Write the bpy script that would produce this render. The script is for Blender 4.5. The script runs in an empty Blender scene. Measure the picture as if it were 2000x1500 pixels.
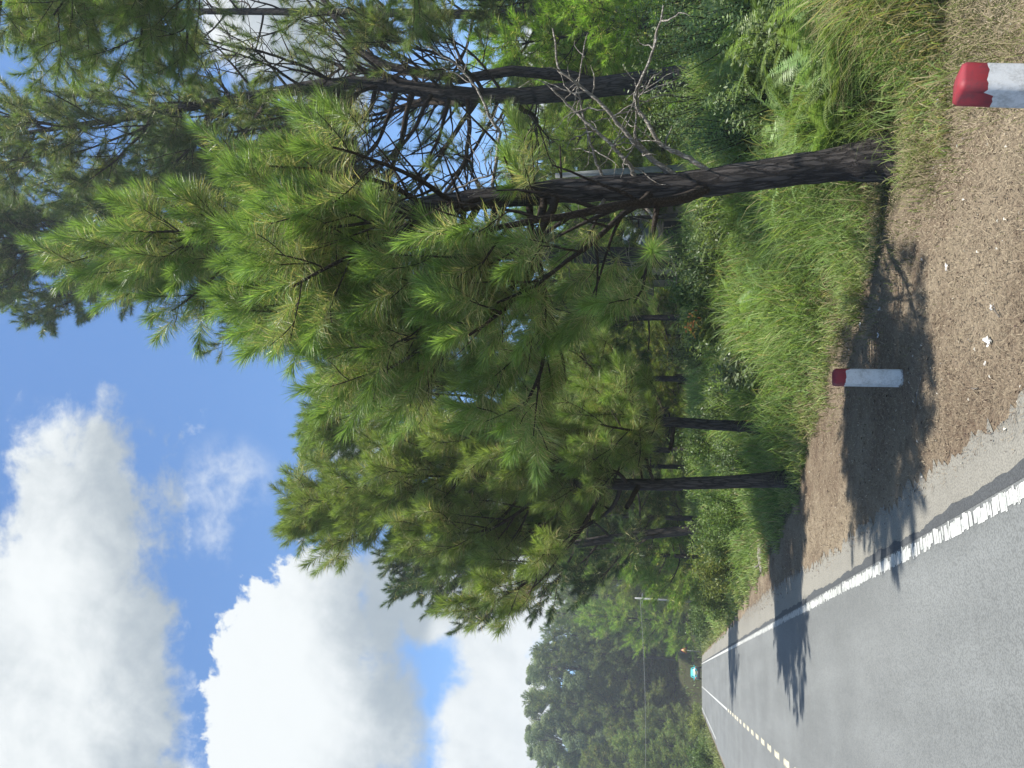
import bpy, math, random
import numpy as np
from mathutils import Vector, Matrix

rng = np.random.default_rng(11)


def reseed(n):
    global rng
    rng = np.random.default_rng(n)


random.seed(5)
SC = bpy.context.scene
COL = SC.collection

# ------------------------------------------------------------------ camera
F, HC = 1450.0, 2.2                      # focal length in photo pixels, eye height
TH, PSI = math.atan(340 / F), math.radians(20.7)
HEAD = np.array([math.sin(PSI), math.cos(PSI), 0.0])
RGT = np.array([math.cos(PSI), -math.sin(PSI), 0.0])
UPW = np.array([0, 0, 1.0])
FWD = HEAD * math.cos(TH) + UPW * math.sin(TH)
SUP = np.cross(RGT, FWD)
CAM = np.array([0, 0, HC])

cd = bpy.data.cameras.new("camera")
cam = bpy.data.objects.new("camera", cd)
COL.objects.link(cam)
cd.sensor_fit = 'HORIZONTAL'
cd.sensor_width = 36.0
cd.lens = 36.0 * F / 2000.0
cd.clip_start = 0.05
cd.clip_end = 6000
M = Matrix.Identity(4)
for i in range(3):
    M[i][0] = -SUP[i]; M[i][1] = RGT[i]; M[i][2] = -FWD[i]; M[i][3] = CAM[i]
cam.matrix_world = M
SC.camera = cam


def W(u, v, d):
    """surveyed point: bearing u, v taken from the photo, d metres away along the heading"""
    r = RGT * (u - 750) / F - SUP * (v - 1000) / F + FWD
    return CAM + r * (d / np.dot(r, HEAD))


def ray_ground(u, v, z=0.0):
    r = RGT * (u - 750) / F - SUP * (v - 1000) / F + FWD
    return CAM + r * ((z - HC) / r[2])


def G(u, d):
    p = CAM + HEAD * d + RGT * ((u - 750) / F * d * math.cos(TH))
    p[2] = 0
    return p


def proj(P):
    q = np.atleast_2d(P) - CAM
    z = q @ FWD
    z = np.where(z < 0.05, 0.05, z)
    return 750 + F * (q @ RGT) / z, 1000 - F * (q @ SUP) / z


def inpoly(u, v, poly):
    u = np.atleast_1d(u); v = np.atleast_1d(v)
    c = np.zeros(u.shape, bool)
    n = len(poly)
    for i in range(n):
        x1, y1 = poly[i]; x2, y2 = poly[(i + 1) % n]
        cond = (y1 > v) != (y2 > v)
        xi = (x2 - x1) * (v - y1) / ((y2 - y1) if y2 != y1 else 1e-9) + x1
        c ^= cond & (u < xi)
    return c


# ------------------------------------------------------------------ terrain
EDGE_Y = [0, 4, 6, 8, 12, 16, 24, 40, 130, 400]
EDGE_X = [4.0, 4.15, 4.55, 4.75, 4.4, 3.3, 2.75, 2.35, 2.25, 2.25]


def sstep(t):
    t = np.clip(t, 0, 1)
    return t * t * (3 - 2 * t)


def road_cx(y):
    """lateral shift of the road axis: straight, then bending left past the crest"""
    y = np.asarray(y, float)
    return -np.clip(y - 116, 0, None) ** 2 / 55.0


def road_z(y):
    y = np.asarray(y, float)
    return -np.clip(y - 118, 0, 22) ** 2 / 110.0


def gz(x, y):
    x = np.asarray(x, float); y = np.asarray(y, float)
    e = np.interp(y, EDGE_Y, EDGE_X)
    cx = road_cx(y)
    right = 1.40 * sstep((x - cx - e - 0.5) / 7.5) + 0.6 * sstep((x - cx - 20) / 50)
    left = 0.9 * sstep((-(x - cx) - 6.0) / 10.0) + 2.0 * sstep((-(x - cx) - 16) / 40)
    bump = 0.05 * np.sin(x * 1.7 + 0.6 * y) * np.sin(y * 1.3 - 0.4 * x) * sstep((np.abs(x - cx + 1.4) - 6) / 3)
    rz = road_z(y)
    far = 2.3 * sstep((y - 124) / 16) * sstep((x - cx - 4) / 12) + 5 * sstep((y - 150) / 100)
    off = np.abs(x - cx + 1.5)
    rz = rz * (1 - sstep((off - 5) / 10))
    dip = -0.014 - 0.02 * (1 - sstep((off - 2.7) / 0.4))
    return right + left + bump + far + rz + dip


# ------------------------------------------------------------------ mesh builder
class MB:
    def __init__(s):
        s.v = []; s.q = []; s.t = []; s.c = []; s.n = 0; s.ngons = []

    def add(s, v, quads=None, tris=None, col=(1, 1, 1)):
        v = np.asarray(v, float).reshape(-1, 3)
        s.v.append(v)
        c = np.asarray(col, float)
        if c.ndim == 1:
            c = np.tile(c, (len(v), 1))
        s.c.append(c)
        if quads is not None and len(quads):
            s.q.append(np.asarray(quads, np.int64).reshape(-1, 4) + s.n)
        if tris is not None and len(tris):
            s.t.append(np.asarray(tris, np.int64).reshape(-1, 3) + s.n)
        s.n += len(v)

    def tube(s, pts, rad, k=6, col=(1, 1, 1), cap=True):
        pts = np.asarray(pts, float); n = len(pts)
        tan = np.gradient(pts, axis=0)
        tan /= np.linalg.norm(tan, axis=1)[:, None] + 1e-12
        ref = np.array([0.31, 0.87, 0.12]) if abs(tan[0][2]) > 0.8 else np.array([0.05, 0.1, 1.0])
        a = np.cross(tan, ref); a /= np.linalg.norm(a, axis=1)[:, None] + 1e-12
        b = np.cross(tan, a)
        ph = np.arange(k) * 2 * math.pi / k
        rad = np.broadcast_to(np.asarray(rad, float), (n,))
        ring = pts[:, None, :] + rad[:, None, None] * (np.cos(ph)[None, :, None] * a[:, None, :] + np.sin(ph)[None, :, None] * b[:, None, :])
        i = np.arange(n - 1)[:, None] * k; j = np.arange(k)[None, :]; j2 = (j + 1) % k
        q = np.stack([i + j, i + j2, i + k + j2, i + k + j], -1).reshape(-1, 4)
        v = ring.reshape(-1, 3)
        t = []
        if cap:
            v = np.vstack([v, pts[0], pts[-1]])
            m = n * k
            for x in range(k):
                t.append((m, (x + 1) % k, x)); t.append((m + 1, (n - 1) * k + x, (n - 1) * k + (x + 1) % k))
        s.add(v, q, t, col)

    def box(s, c, size, rot=0.0, col=(1, 1, 1), taper=1.0):
        x, y, z = [k / 2 for k in size]
        v = np.array([[sx * x * (taper if sz > 0 else 1), sy * y * (taper if sz > 0 else 1), sz * z] for sz in (-1, 1) for sx, sy in ((-1, -1), (1, -1), (1, 1), (-1, 1))])
        cr, sr = math.cos(rot), math.sin(rot)
        v = v @ np.array([[cr, sr, 0], [-sr, cr, 0], [0, 0, 1]]) + np.asarray(c)
        s.add(v, [(3, 2, 1, 0), (4, 5, 6, 7), (0, 1, 5, 4), (1, 2, 6, 5), (2, 3, 7, 6), (3, 0, 4, 7)], None, col)

    def build(s, name, mat, parent=None, smooth=False, origin=None):
        v = np.vstack(s.v); c = np.vstack(s.c)
        if origin is not None:
            v = v - np.asarray(origin)
        q = np.vstack(s.q) if s.q else np.zeros((0, 4), np.int64)
        t = np.vstack(s.t) if s.t else np.zeros((0, 3), np.int64)
        me = bpy.data.meshes.new(name)
        me.vertices.add(len(v)); me.vertices.foreach_set("co", v.astype(np.float32).ravel())
        loops = np.concatenate([q.ravel(), t.ravel()]).astype(np.int32)
        me.loops.add(len(loops)); me.loops.foreach_set("vertex_index", loops)
        starts = np.concatenate([np.arange(len(q)) * 4, len(q) * 4 + np.arange(len(t)) * 3]).astype(np.int32)
        me.polygons.add(len(starts)); me.polygons.foreach_set("loop_start", starts)
        if smooth:
            me.polygons.foreach_set("use_smooth", np.ones(len(starts), bool))
        me.update(calc_edges=True)
        a = me.color_attributes.new("tint", 'FLOAT_COLOR', 'POINT')
        a.data.foreach_set("color", np.hstack([c, np.ones((len(c), 1))]).astype(np.float32).ravel())
        me.materials.append(mat)
        o = bpy.data.objects.new(name, me); COL.objects.link(o)
        if parent is not None:
            o.parent = parent
        if origin is not None and parent is None:
            o.location = Vector(origin)
        return o


def tag(o, label=None, cat=None, group=None, kind=None):
    if label: o['label'] = label
    if cat: o['category'] = cat
    if group: o['group'] = group
    if kind: o['kind'] = kind
    return o


def empty(name, loc, label, cat, group=None, rz=0.0):
    o = bpy.data.objects.new(name, None); COL.objects.link(o)
    o.location = Vector([float(a) for a in loc]); o.rotation_euler = (0, 0, rz)
    o.empty_display_size = 0.2
    return tag(o, label, cat, group)


def copy_tree(src, loc, rz, scale, label=None, group=None):
    r = src.copy(); COL.objects.link(r)
    r.location = Vector([float(a) for a in loc]); r.rotation_euler = (0, 0, rz)
    r.scale = scale if hasattr(scale, '__len__') else (scale,) * 3
    if label: r['label'] = label
    if group: r['group'] = group
    for ch in list(src.children):
        c = ch.copy(); COL.objects.link(c); c.parent = r
    return r


# ------------------------------------------------------------------ node helpers
class N:
    """tiny expression wrapper so that shader maths reads like maths"""
    def __init__(s, nt, sock): s.nt = nt; s.s = sock

    def _m(s, op, *o, clamp=False):
        n = s.nt.nodes.new('ShaderNodeMath'); n.operation = op; n.use_clamp = clamp
        for i, a in enumerate((s,) + o):
            if isinstance(a, N): s.nt.links.new(a.s, n.inputs[i])
            else: n.inputs[i].default_value = a
        return N(s.nt, n.outputs[0])

    def __add__(s, o): return s._m('ADD', o)
    __radd__ = __add__
    def __sub__(s, o): return s._m('SUBTRACT', o)
    def __rsub__(s, o): return (s * -1) + o
    def __mul__(s, o): return s._m('MULTIPLY', o)
    __rmul__ = __mul__
    def __truediv__(s, o): return s._m('DIVIDE', o)
    def max(s, o): return s._m('MAXIMUM', o)
    def min(s, o): return s._m('MINIMUM', o)
    def pow(s, o): return s._m('POWER', o)
    def sqrt(s): return s._m('SQRT')
    def smax(s, o, k): return s._m('SMOOTH_MAX', o, k)

    def ss(s, a, b, lo=0.0, hi=1.0):
        n = s.nt.nodes.new('ShaderNodeMapRange'); n.interpolation_type = 'SMOOTHSTEP'
        s.nt.links.new(s.s, n.inputs[0])
        for i, x in enumerate((a, b, lo, hi)):
            n.inputs[i + 1].default_value = x
        return N(s.nt, n.outputs[0])


def noise(nt, vec, scale, detail=4.0, rough=0.55, dist=0.0, out=0):
    n = nt.nodes.new('ShaderNodeTexNoise')
    n.inputs['Scale'].default_value = scale; n.inputs['Detail'].default_value = detail
    n.inputs['Roughness'].default_value = rough; n.inputs['Distortion'].default_value = dist
    if vec is not None: nt.links.new(vec, n.inputs['Vector'])
    return N(nt, n.outputs[out])


def mixc(nt, f, a, b, mode='MIX'):
    n = nt.nodes.new('ShaderNodeMix'); n.data_type = 'RGBA'; n.blend_type = mode
    for i, x in ((0, f), (6, a), (7, b)):
        if isinstance(x, N): nt.links.new(x.s, n.inputs[i])
        elif hasattr(x, 'is_output'): nt.links.new(x, n.inputs[i])
        else: n.inputs[i].default_value = x if i == 0 else (tuple(x) + (1,))[:4]
    return n.outputs[2]


def newmat(name):
    m = bpy.data.materials.new(name); m.use_nodes = True
    nt = m.node_tree
    b = nt.nodes['Principled BSDF']
    return m, nt, b


def objco(nt, kind='Object'):
    return nt.nodes.new('ShaderNodeTexCoord').outputs[kind]


def geopos(nt):
    return nt.nodes.new('ShaderNodeNewGeometry').outputs['Position']


def bump(nt, b, h, strength, dist):
    n = nt.nodes.new('ShaderNodeBump'); n.inputs['Strength'].default_value = strength
    n.inputs['Distance'].default_value = dist
    nt.links.new(h.s, n.inputs['Height']); nt.links.new(n.outputs[0], b.inputs['Normal'])


def foliage_mat(name, gain=(1, 1, 1), transl=0.35, rough=0.5, spec=0.35, objvar=0.12):
    m, nt, b = newmat(name)
    at = nt.nodes.new('ShaderNodeAttribute'); at.attribute_name = 'tint'
    oi = nt.nodes.new('ShaderNodeObjectInfo')
    r = N(nt, oi.outputs['Random'])
    c = mixc(nt, 1.0, at.outputs['Color'], gain, 'MULTIPLY')
    hs = nt.nodes.new('ShaderNodeHueSaturation')
    nt.links.new(c, hs.inputs['Color'])
    nt.links.new((r * (2 * objvar) + (1 - objvar)).s, hs.inputs['Value'])
    nt.links.new((r * 0.03 + 0.485).s, hs.inputs['Hue'])
    c = hs.outputs[0]
    nt.links.new(c, b.inputs['Base Color'])
    b.inputs['Roughness'].default_value = rough
    b.inputs['Specular IOR Level'].default_value = spec
    tr = nt.nodes.new('ShaderNodeBsdfTranslucent')
    nt.links.new(mixc(nt, 1.0, c, (1.1, 1.15, 0.6), 'MULTIPLY'), tr.inputs['Color'])
    mx = nt.nodes.new('ShaderNodeMixShader'); mx.inputs[0].default_value = transl
    nt.links.new(b.outputs[0], mx.inputs[1]); nt.links.new(tr.outputs[0], mx.inputs[2])
    nt.links.new(mx.outputs[0], nt.nodes['Material Output'].inputs['Surface'])
    return m


def plain_mat(name, col, rough=0.6, metal=0.0, var=0.15, scale=8.0, spec=0.4, bmp=0.0):
    m, nt, b = newmat(name)
    f = noise(nt, objco(nt), scale, 5)
    c = mixc(nt, f.ss(0.3, 0.7), tuple(k * (1 - var) for k in col), tuple(min(1, k * (1 + var)) for k in col))
    nt.links.new(c, b.inputs['Base Color'])
    b.inputs['Roughness'].default_value = rough; b.inputs['Metallic'].default_value = metal
    b.inputs['Specular IOR Level'].default_value = spec
    if bmp: bump(nt, b, f, bmp, 0.01)
    return m


def bark_mat(name, a, c, scale=1.0):
    m, nt, b = newmat(name)
    mp = nt.nodes.new('ShaderNodeMapping'); mp.inputs['Scale'].default_value = (11 * scale, 11 * scale, 1.5 * scale)
    nt.links.new(objco(nt), mp.inputs['Vector'])
    vo = nt.nodes.new('ShaderNodeTexVoronoi'); vo.feature = 'DISTANCE_TO_EDGE'; vo.inputs['Scale'].default_value = 1.6
    wn = noise(nt, mp.outputs[0], 1.5, 6, 0.65, out=1)
    ad = nt.nodes.new('ShaderNodeVectorMath'); ad.operation = 'ADD'
    nt.links.new(mp.outputs[0], ad.inputs[0]); nt.links.new(wn.s, ad.inputs[1])
    nt.links.new(ad.outputs[0], vo.inputs['Vector'])
    e = N(nt, vo.outputs['Distance']).ss(0.0, 0.22)
    n2 = noise(nt, mp.outputs[0], 3.0, 6, 0.7)
    h = e * 0.75 + n2 * 0.5
    at = nt.nodes.new('ShaderNodeAttribute'); at.attribute_name = 'tint'
    cc = mixc(nt, (h * 0.8).min(1.0), a, c)
    nt.links.new(mixc(nt, 1.0, cc, at.outputs['Color'], 'MULTIPLY'), b.inputs['Base Color'])
    b.inputs['Roughness'].default_value = 0.95; b.inputs['Specular IOR Level'].default_value = 0.15
    bump(nt, b, h, 0.9, 0.03)
    return m


MAT = {}
MAT['bark'] = bark_mat('bark', (0.022, 0.019, 0.018), (0.098, 0.085, 0.077))
MAT['twig'] = bark_mat('twig_bark', (0.05, 0.04, 0.033), (0.12, 0.095, 0.075), 2.0)
MAT['deadwood'] = bark_mat('dead_wood', (0.20, 0.17, 0.14), (0.46, 0.42, 0.36), 2.0)
MAT['needle'] = foliage_mat('pine_needles', (1.50, 1.54, 1.85), 0.42, 0.42, 0.4, 0.05)
MAT['needle_far'] = foliage_mat('pine_needles_far', (1.8, 1.8, 1.7), 0.42, 0.55, 0.3, 0.18)
MAT['leaf'] = foliage_mat('broad_leaves', (1.15, 1.15, 1.25), 0.4, 0.45, 0.4, 0.15)
MAT['grass'] = foliage_mat('grass_blades', (1.5, 1.5, 1.6), 0.45, 0.5, 0.3, 0.02)
MAT['straw'] = foliage_mat('straw', (1, 1, 1), 0.1, 0.7, 0.2, 0.02)


def ground_material():
    m, nt, b = newmat('soil')
    pos = geopos(nt)
    at = nt.nodes.new('ShaderNodeAttribute'); at.attribute_name = 'tint'
    n1 = noise(nt, pos, 1.3, 6, 0.6); n2 = noise(nt, pos, 14, 6, 0.7); n3 = noise(nt, pos, 90, 3, 0.7)
    lit = mixc(nt, n1.ss(0.35, 0.65), (0.104, 0.073, 0.050), (0.170, 0.132, 0.092))
    lit = mixc(nt, n2.ss(0.45, 0.75) * 0.7, lit, (0.23, 0.19, 0.128))
    st_ = nt.nodes.new('ShaderNodeMapping'); st_.inputs['Scale'].default_value = (1.2, 0.5, 1); nt.links.new(pos, st_.inputs['Vector'])
    n4 = noise(nt, st_.outputs[0], 0.55, 5, 0.6)
    lit = mixc(nt, n4.ss(0.42, 0.62) * 0.6, lit, (0.26, 0.215, 0.15))
    lit = mixc(nt, n3.ss(0.55, 0.75) * 0.7, lit, (0.07, 0.048, 0.034))
    gr = mixc(nt, n2.ss(0.3, 0.7), (0.030, 0.034, 0.014), (0.060, 0.058, 0.024))
    sep = nt.nodes.new('ShaderNodeSeparateColor'); nt.links.new(at.outputs['Color'], sep.inputs[0])
    f = (N(nt, sep.outputs[0]) + (n1 - 0.5) * 0.5 + (n2 - 0.5) * 0.5).ss(0.35, 0.65)
    nt.links.new(mixc(nt, f, lit, gr), b.inputs['Base Color'])
    b.inputs['Roughness'].default_value = 0.95; b.inputs['Specular IOR Level'].default_value = 0.15
    bump(nt, b, n2 * 0.6 + n3 * 0.4, 0.8, 0.03)
    return m


def asphalt_material(name, base, speck, big=0.25, worn=None):
    m, nt, b = newmat(name)
    pos = geopos(nt)
    st = nt.nodes.new('ShaderNodeMapping'); st.inputs['Scale'].default_value = (1.0, 0.10, 1.0)
    nt.links.new(pos, st.inputs['Vector'])
    n0 = noise(nt, st.outputs[0], 1.1, 5, 0.6)
    n1 = noise(nt, pos, 0.35, 5, 0.6); n2 = noise(nt, pos, 170, 3, 0.7); n3 = noise(nt, pos, 7, 5, 0.6)
    vo = nt.nodes.new('ShaderNodeTexVoronoi'); vo.inputs['Scale'].default_value = 62
    nt.links.new(pos, vo.inputs['Vector'])
    ag = N(nt, vo.outputs['Distance'])
    lo = tuple(k * (1 - big) for k in base); hi = tuple(k * (1 + big) for k in base)
    c = mixc(nt, (n0 * 0.55 + n1 * 0.45).ss(0.35, 0.65), lo, hi)
    c = mixc(nt, n3.ss(0.35, 0.75) * 0.35, c, tuple(k * 1.25 for k in base))
    c = mixc(nt, n2.ss(0.52, 0.72) * 0.6, c, speck)
    c = mixc(nt, ag.ss(0.35, 0.75) * 0.5, c, tuple(k * 0.45 for k in base))
    nt.links.new(c, b.inputs['Base Color'])
    b.inputs['Roughness'].default_value = 0.8; b.inputs['Specular IOR Level'].default_value = 0.35
    bump(nt, b, ag * 0.5 + n2 * 0.5, 0.5, 0.006)
    return m


MAT['ground'] = ground_material()
MAT['asphalt'] = asphalt_material('worn_asphalt', (0.146, 0.152, 0.146), (0.28, 0.285, 0.27), 0.21)
MAT['seal'] = asphalt_material('dark_asphalt_edge', (0.062, 0.066, 0.068), (0.14, 0.14, 0.14), 0.15)
MAT['shoulder'] = asphalt_material('concrete_shoulder', (0.20, 0.19, 0.16), (0.33, 0.31, 0.27), 0.14)


def paint_material(name, col, dirt, amt):
    m, nt, b = newmat(name)
    pos = geopos(nt)
    n1 = noise(nt, pos, 9, 6, 0.7); n2 = noise(nt, pos, 60, 4, 0.7)
    c = mixc(nt, ((n1 * 0.6 + n2 * 0.4).ss(0.42, 0.68)) * amt, col, dirt)
    nt.links.new(c, b.inputs['Base Color'])
    b.inputs['Roughness'].default_value = 0.6; b.inputs['Specular IOR Level'].default_value = 0.35
    bump(nt, b, n2, 0.25, 0.004)
    return m


MAT['linepaint'] = paint_material('white_road_paint', (0.47, 0.47, 0.44), (0.20, 0.22, 0.2), 0.9)
MAT['yellowpaint'] = paint_material('cream_road_paint', (0.55, 0.50, 0.36), (0.2, 0.2, 0.18), 0.6)
MAT['whitepost'] = paint_material('white_post_paint', (0.60, 0.61, 0.60), (0.24, 0.24, 0.22), 0.7)
MAT['redpost'] = paint_material('red_post_paint', (0.23, 0.022, 0.03), (0.10, 0.03, 0.035), 0.85)

# ------------------------------------------------------------------ the sheets of the setting


def grid(xs, ys, zf, name, mat, colf=None):
    X, Y = np.meshgrid(xs, ys)
    v = np.stack([X, Y, zf(X, Y)], -1).reshape(-1, 3)
    nx, ny = len(xs), len(ys)
    i, j = np.meshgrid(np.arange(nx - 1), np.arange(ny - 1))
    a = (j * nx + i).ravel()
    q = np.stack([a, a + 1, a + nx + 1, a + nx], -1)
    mb = MB(); mb.add(v, q, None, colf(X, Y).reshape(-1, 3) if colf else (1, 1, 1))
    return mb.build(name, mat, smooth=True)


gx = np.unique(np.concatenate([np.linspace(-2500, -120, 18), np.linspace(-120, -12, 40), np.arange(-12, 16, 0.4), np.linspace(16, 120, 60), np.linspace(120, 2500, 18)]))
gy = np.unique(np.concatenate([np.linspace(-600, -10, 12), np.arange(-10, 30, 0.4), np.linspace(30, 200, 110), np.linspace(200, 3500, 25)]))


def gcol(X, Y):
    e = np.interp(Y, EDGE_Y, EDGE_X)
    r = sstep((X - road_cx(Y) - e + 0.25) / 0.9)
    l = sstep((-(X - road_cx(Y)) - 4.9) / 0.5)
    f = np.maximum(r, l)
    return np.stack([f, f, f], -1)


tag(grid(gx, gy, gz, 'ground', MAT['ground'], gcol), kind='structure')

ry = np.concatenate([np.arange(-25, 60, 0.07), np.arange(60, 190, 1.0)])


def nz(a, s, seed):
    r = np.random.default_rng(seed)
    o = np.zeros_like(a)
    for k in range(6):
        o += np.sin(a * s * 2 ** k * (0.8 + 0.4 * r.random()) + r.random() * 7) / 1.6 ** k
    return o / 2.0


def strip(name, x0, x1, z, mat, ys=ry, n=2):
    """a sheet between two lateral offset curves that follows the road"""
    cx = road_cx(ys); zz = road_z(ys) + z
    rows = []
    for k in range(n):
        f = k / (n - 1)
        rows.append(np.stack([cx + x0 * (1 - f) + x1 * f, ys, zz], -1))
    v = np.stack(rows, 1).reshape(-1, 3)
    a = (np.arange(len(ys) - 1)[:, None] * n + np.arange(n - 1)[None, :]).ravel()
    mb = MB(); mb.add(v, np.stack([a, a + 1, a + n + 1, a + n], -1))
    return mb.build(name, mat)


one = np.ones_like(ry)
tag(strip('road', -4.95 * one + 0.08 * nz(ry, 0.7, 3), 1.40 * one, 0.0, MAT['asphalt'], n=9), kind='structure')
tag(strip('road_edge_seal', 1.404 * one, 1.50 + 0.035 * nz(ry, 1.3, 5) + 0.02 * nz(ry, 9, 6), -0.003, MAT['seal']), kind='structure')
shr = 1.98 + 0.08 * nz(ry, 0.5, 8) + 0.05 * nz(ry, 5.3, 9) + rng.normal(0, 0.035, len(ry)) - rng.exponential(0.03, len(ry)) + np.where(ry > 14, 0.35 * sstep((ry - 14) / 8), 0)
tag(strip('shoulder', 1.38 * one, shr, -0.007, MAT['shoulder'], n=3), kind='structure')


def worn_line(name, xc, w, y0, y1, mat, wear, dash=None):
    mb = MB()
    y = y0
    while y < y1:
        if y < 34:
            st = rng.uniform(0.01, 0.09)
        else:
            st = 0.5
        gap = rng.exponential(0.010) if (y < 34 and rng.random() < wear) else (-0.001 if y < 34 else 0)
        a, b = y, y + st
        if dash:
            k = y % dash[0]
            if k > dash[1]:
                y += st; continue
        l = xc - w / 2 + (rng.normal(0, 0.009) + (0.03 if rng.random() < 0.15 else 0) if y < 34 else 0)
        r = xc + w / 2 + (rng.normal(0, 0.009) - (0.03 if rng.random() < 0.15 else 0) if y < 34 else 0)
        ya = np.array([a, a, b, b]) + rng.normal(0, 0.004, 4) * (y < 34)
        xs = np.array([l, r, r + rng.normal(0, .008) * (y < 34), l]) + road_cx(ya)
        mb.add(np.stack([xs, ya, road_z(ya) + 0.004], -1), [(0, 1, 2, 3)])
        y += st + gap
    return tag(mb.build(name, mat), kind='structure')


worn_line('edge_line', 1.315, 0.125, 0.5, 160, MAT['linepaint'], 0.6)
worn_line('centre_line', -1.74, 0.15, 0.5, 46, MAT['yellowpaint'], 0.1, (1.9, 1.0))
mbc = MB()
ys = np.arange(46, 135, 0.5)
mbc = strip('centre_line', -1.80 * np.ones_like(ys), -1.68 * np.ones_like(ys), 0.004, MAT['linepaint'], ys)
tag(mbc, kind='structure')
ys = np.arange(64, 140, 0.5)
tag(strip('edge_line', -4.62 * np.ones_like(ys), -4.49 * np.ones_like(ys), 0.004, MAT['linepaint'], ys), kind='structure')

# ------------------------------------------------------------------ pines
SKY = [(-400, -900), (905, -900), (905, 0), (815, 25), (805, 110), (850, 195), (940, 205), (915, 215), (835, 262), (810, 330),
       (782, 460), (800, 545), (805, 600), (715, 605), (640, 588), (600, 575), (500, 552), (420, 556), (362, 618), (320, 740),
       (290, 800), (252, 850), (270, 950), (285, 990), (255, 1000), (240, 1040), (-400, 1040)]
# openings between the limbs where the crowns are thin
GAPS = [([(1120, 690), (1420, 690), (1420, 990), (1120, 990)], 0.08),
        ([(1340, 390), (1560, 390), (1560, 680), (1340, 680)], 0.10),
        ([(1090, 1085), (1420, 1000), (1420, 1340), (1090, 1340)], 0.03),
        ([(1010, 1010), (1090, 1010), (1090, 1340), (960, 1340)], 0.25),
        ([(760, 1180), (1100, 1120), (1100, 1345), (760, 1345)], 0.5),
        ([(1060, 770), (1180, 770), (1190, 1085), (1060, 1085)], 0.15)]


def keep_plume(p, sil, gaps, gpow=1.0):
    u, v = proj(p)
    if sil:
        if inpoly(u + rng.normal(0, 9), v + rng.normal(0, 9), SKY)[0]: return False
    if gaps:
        for poly, k in GAPS:
            if inpoly(u, v, poly)[0] and rng.random() > k ** gpow: return False
    return True


def nrm(a):
    return a / (np.linalg.norm(a) + 1e-12)


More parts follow.
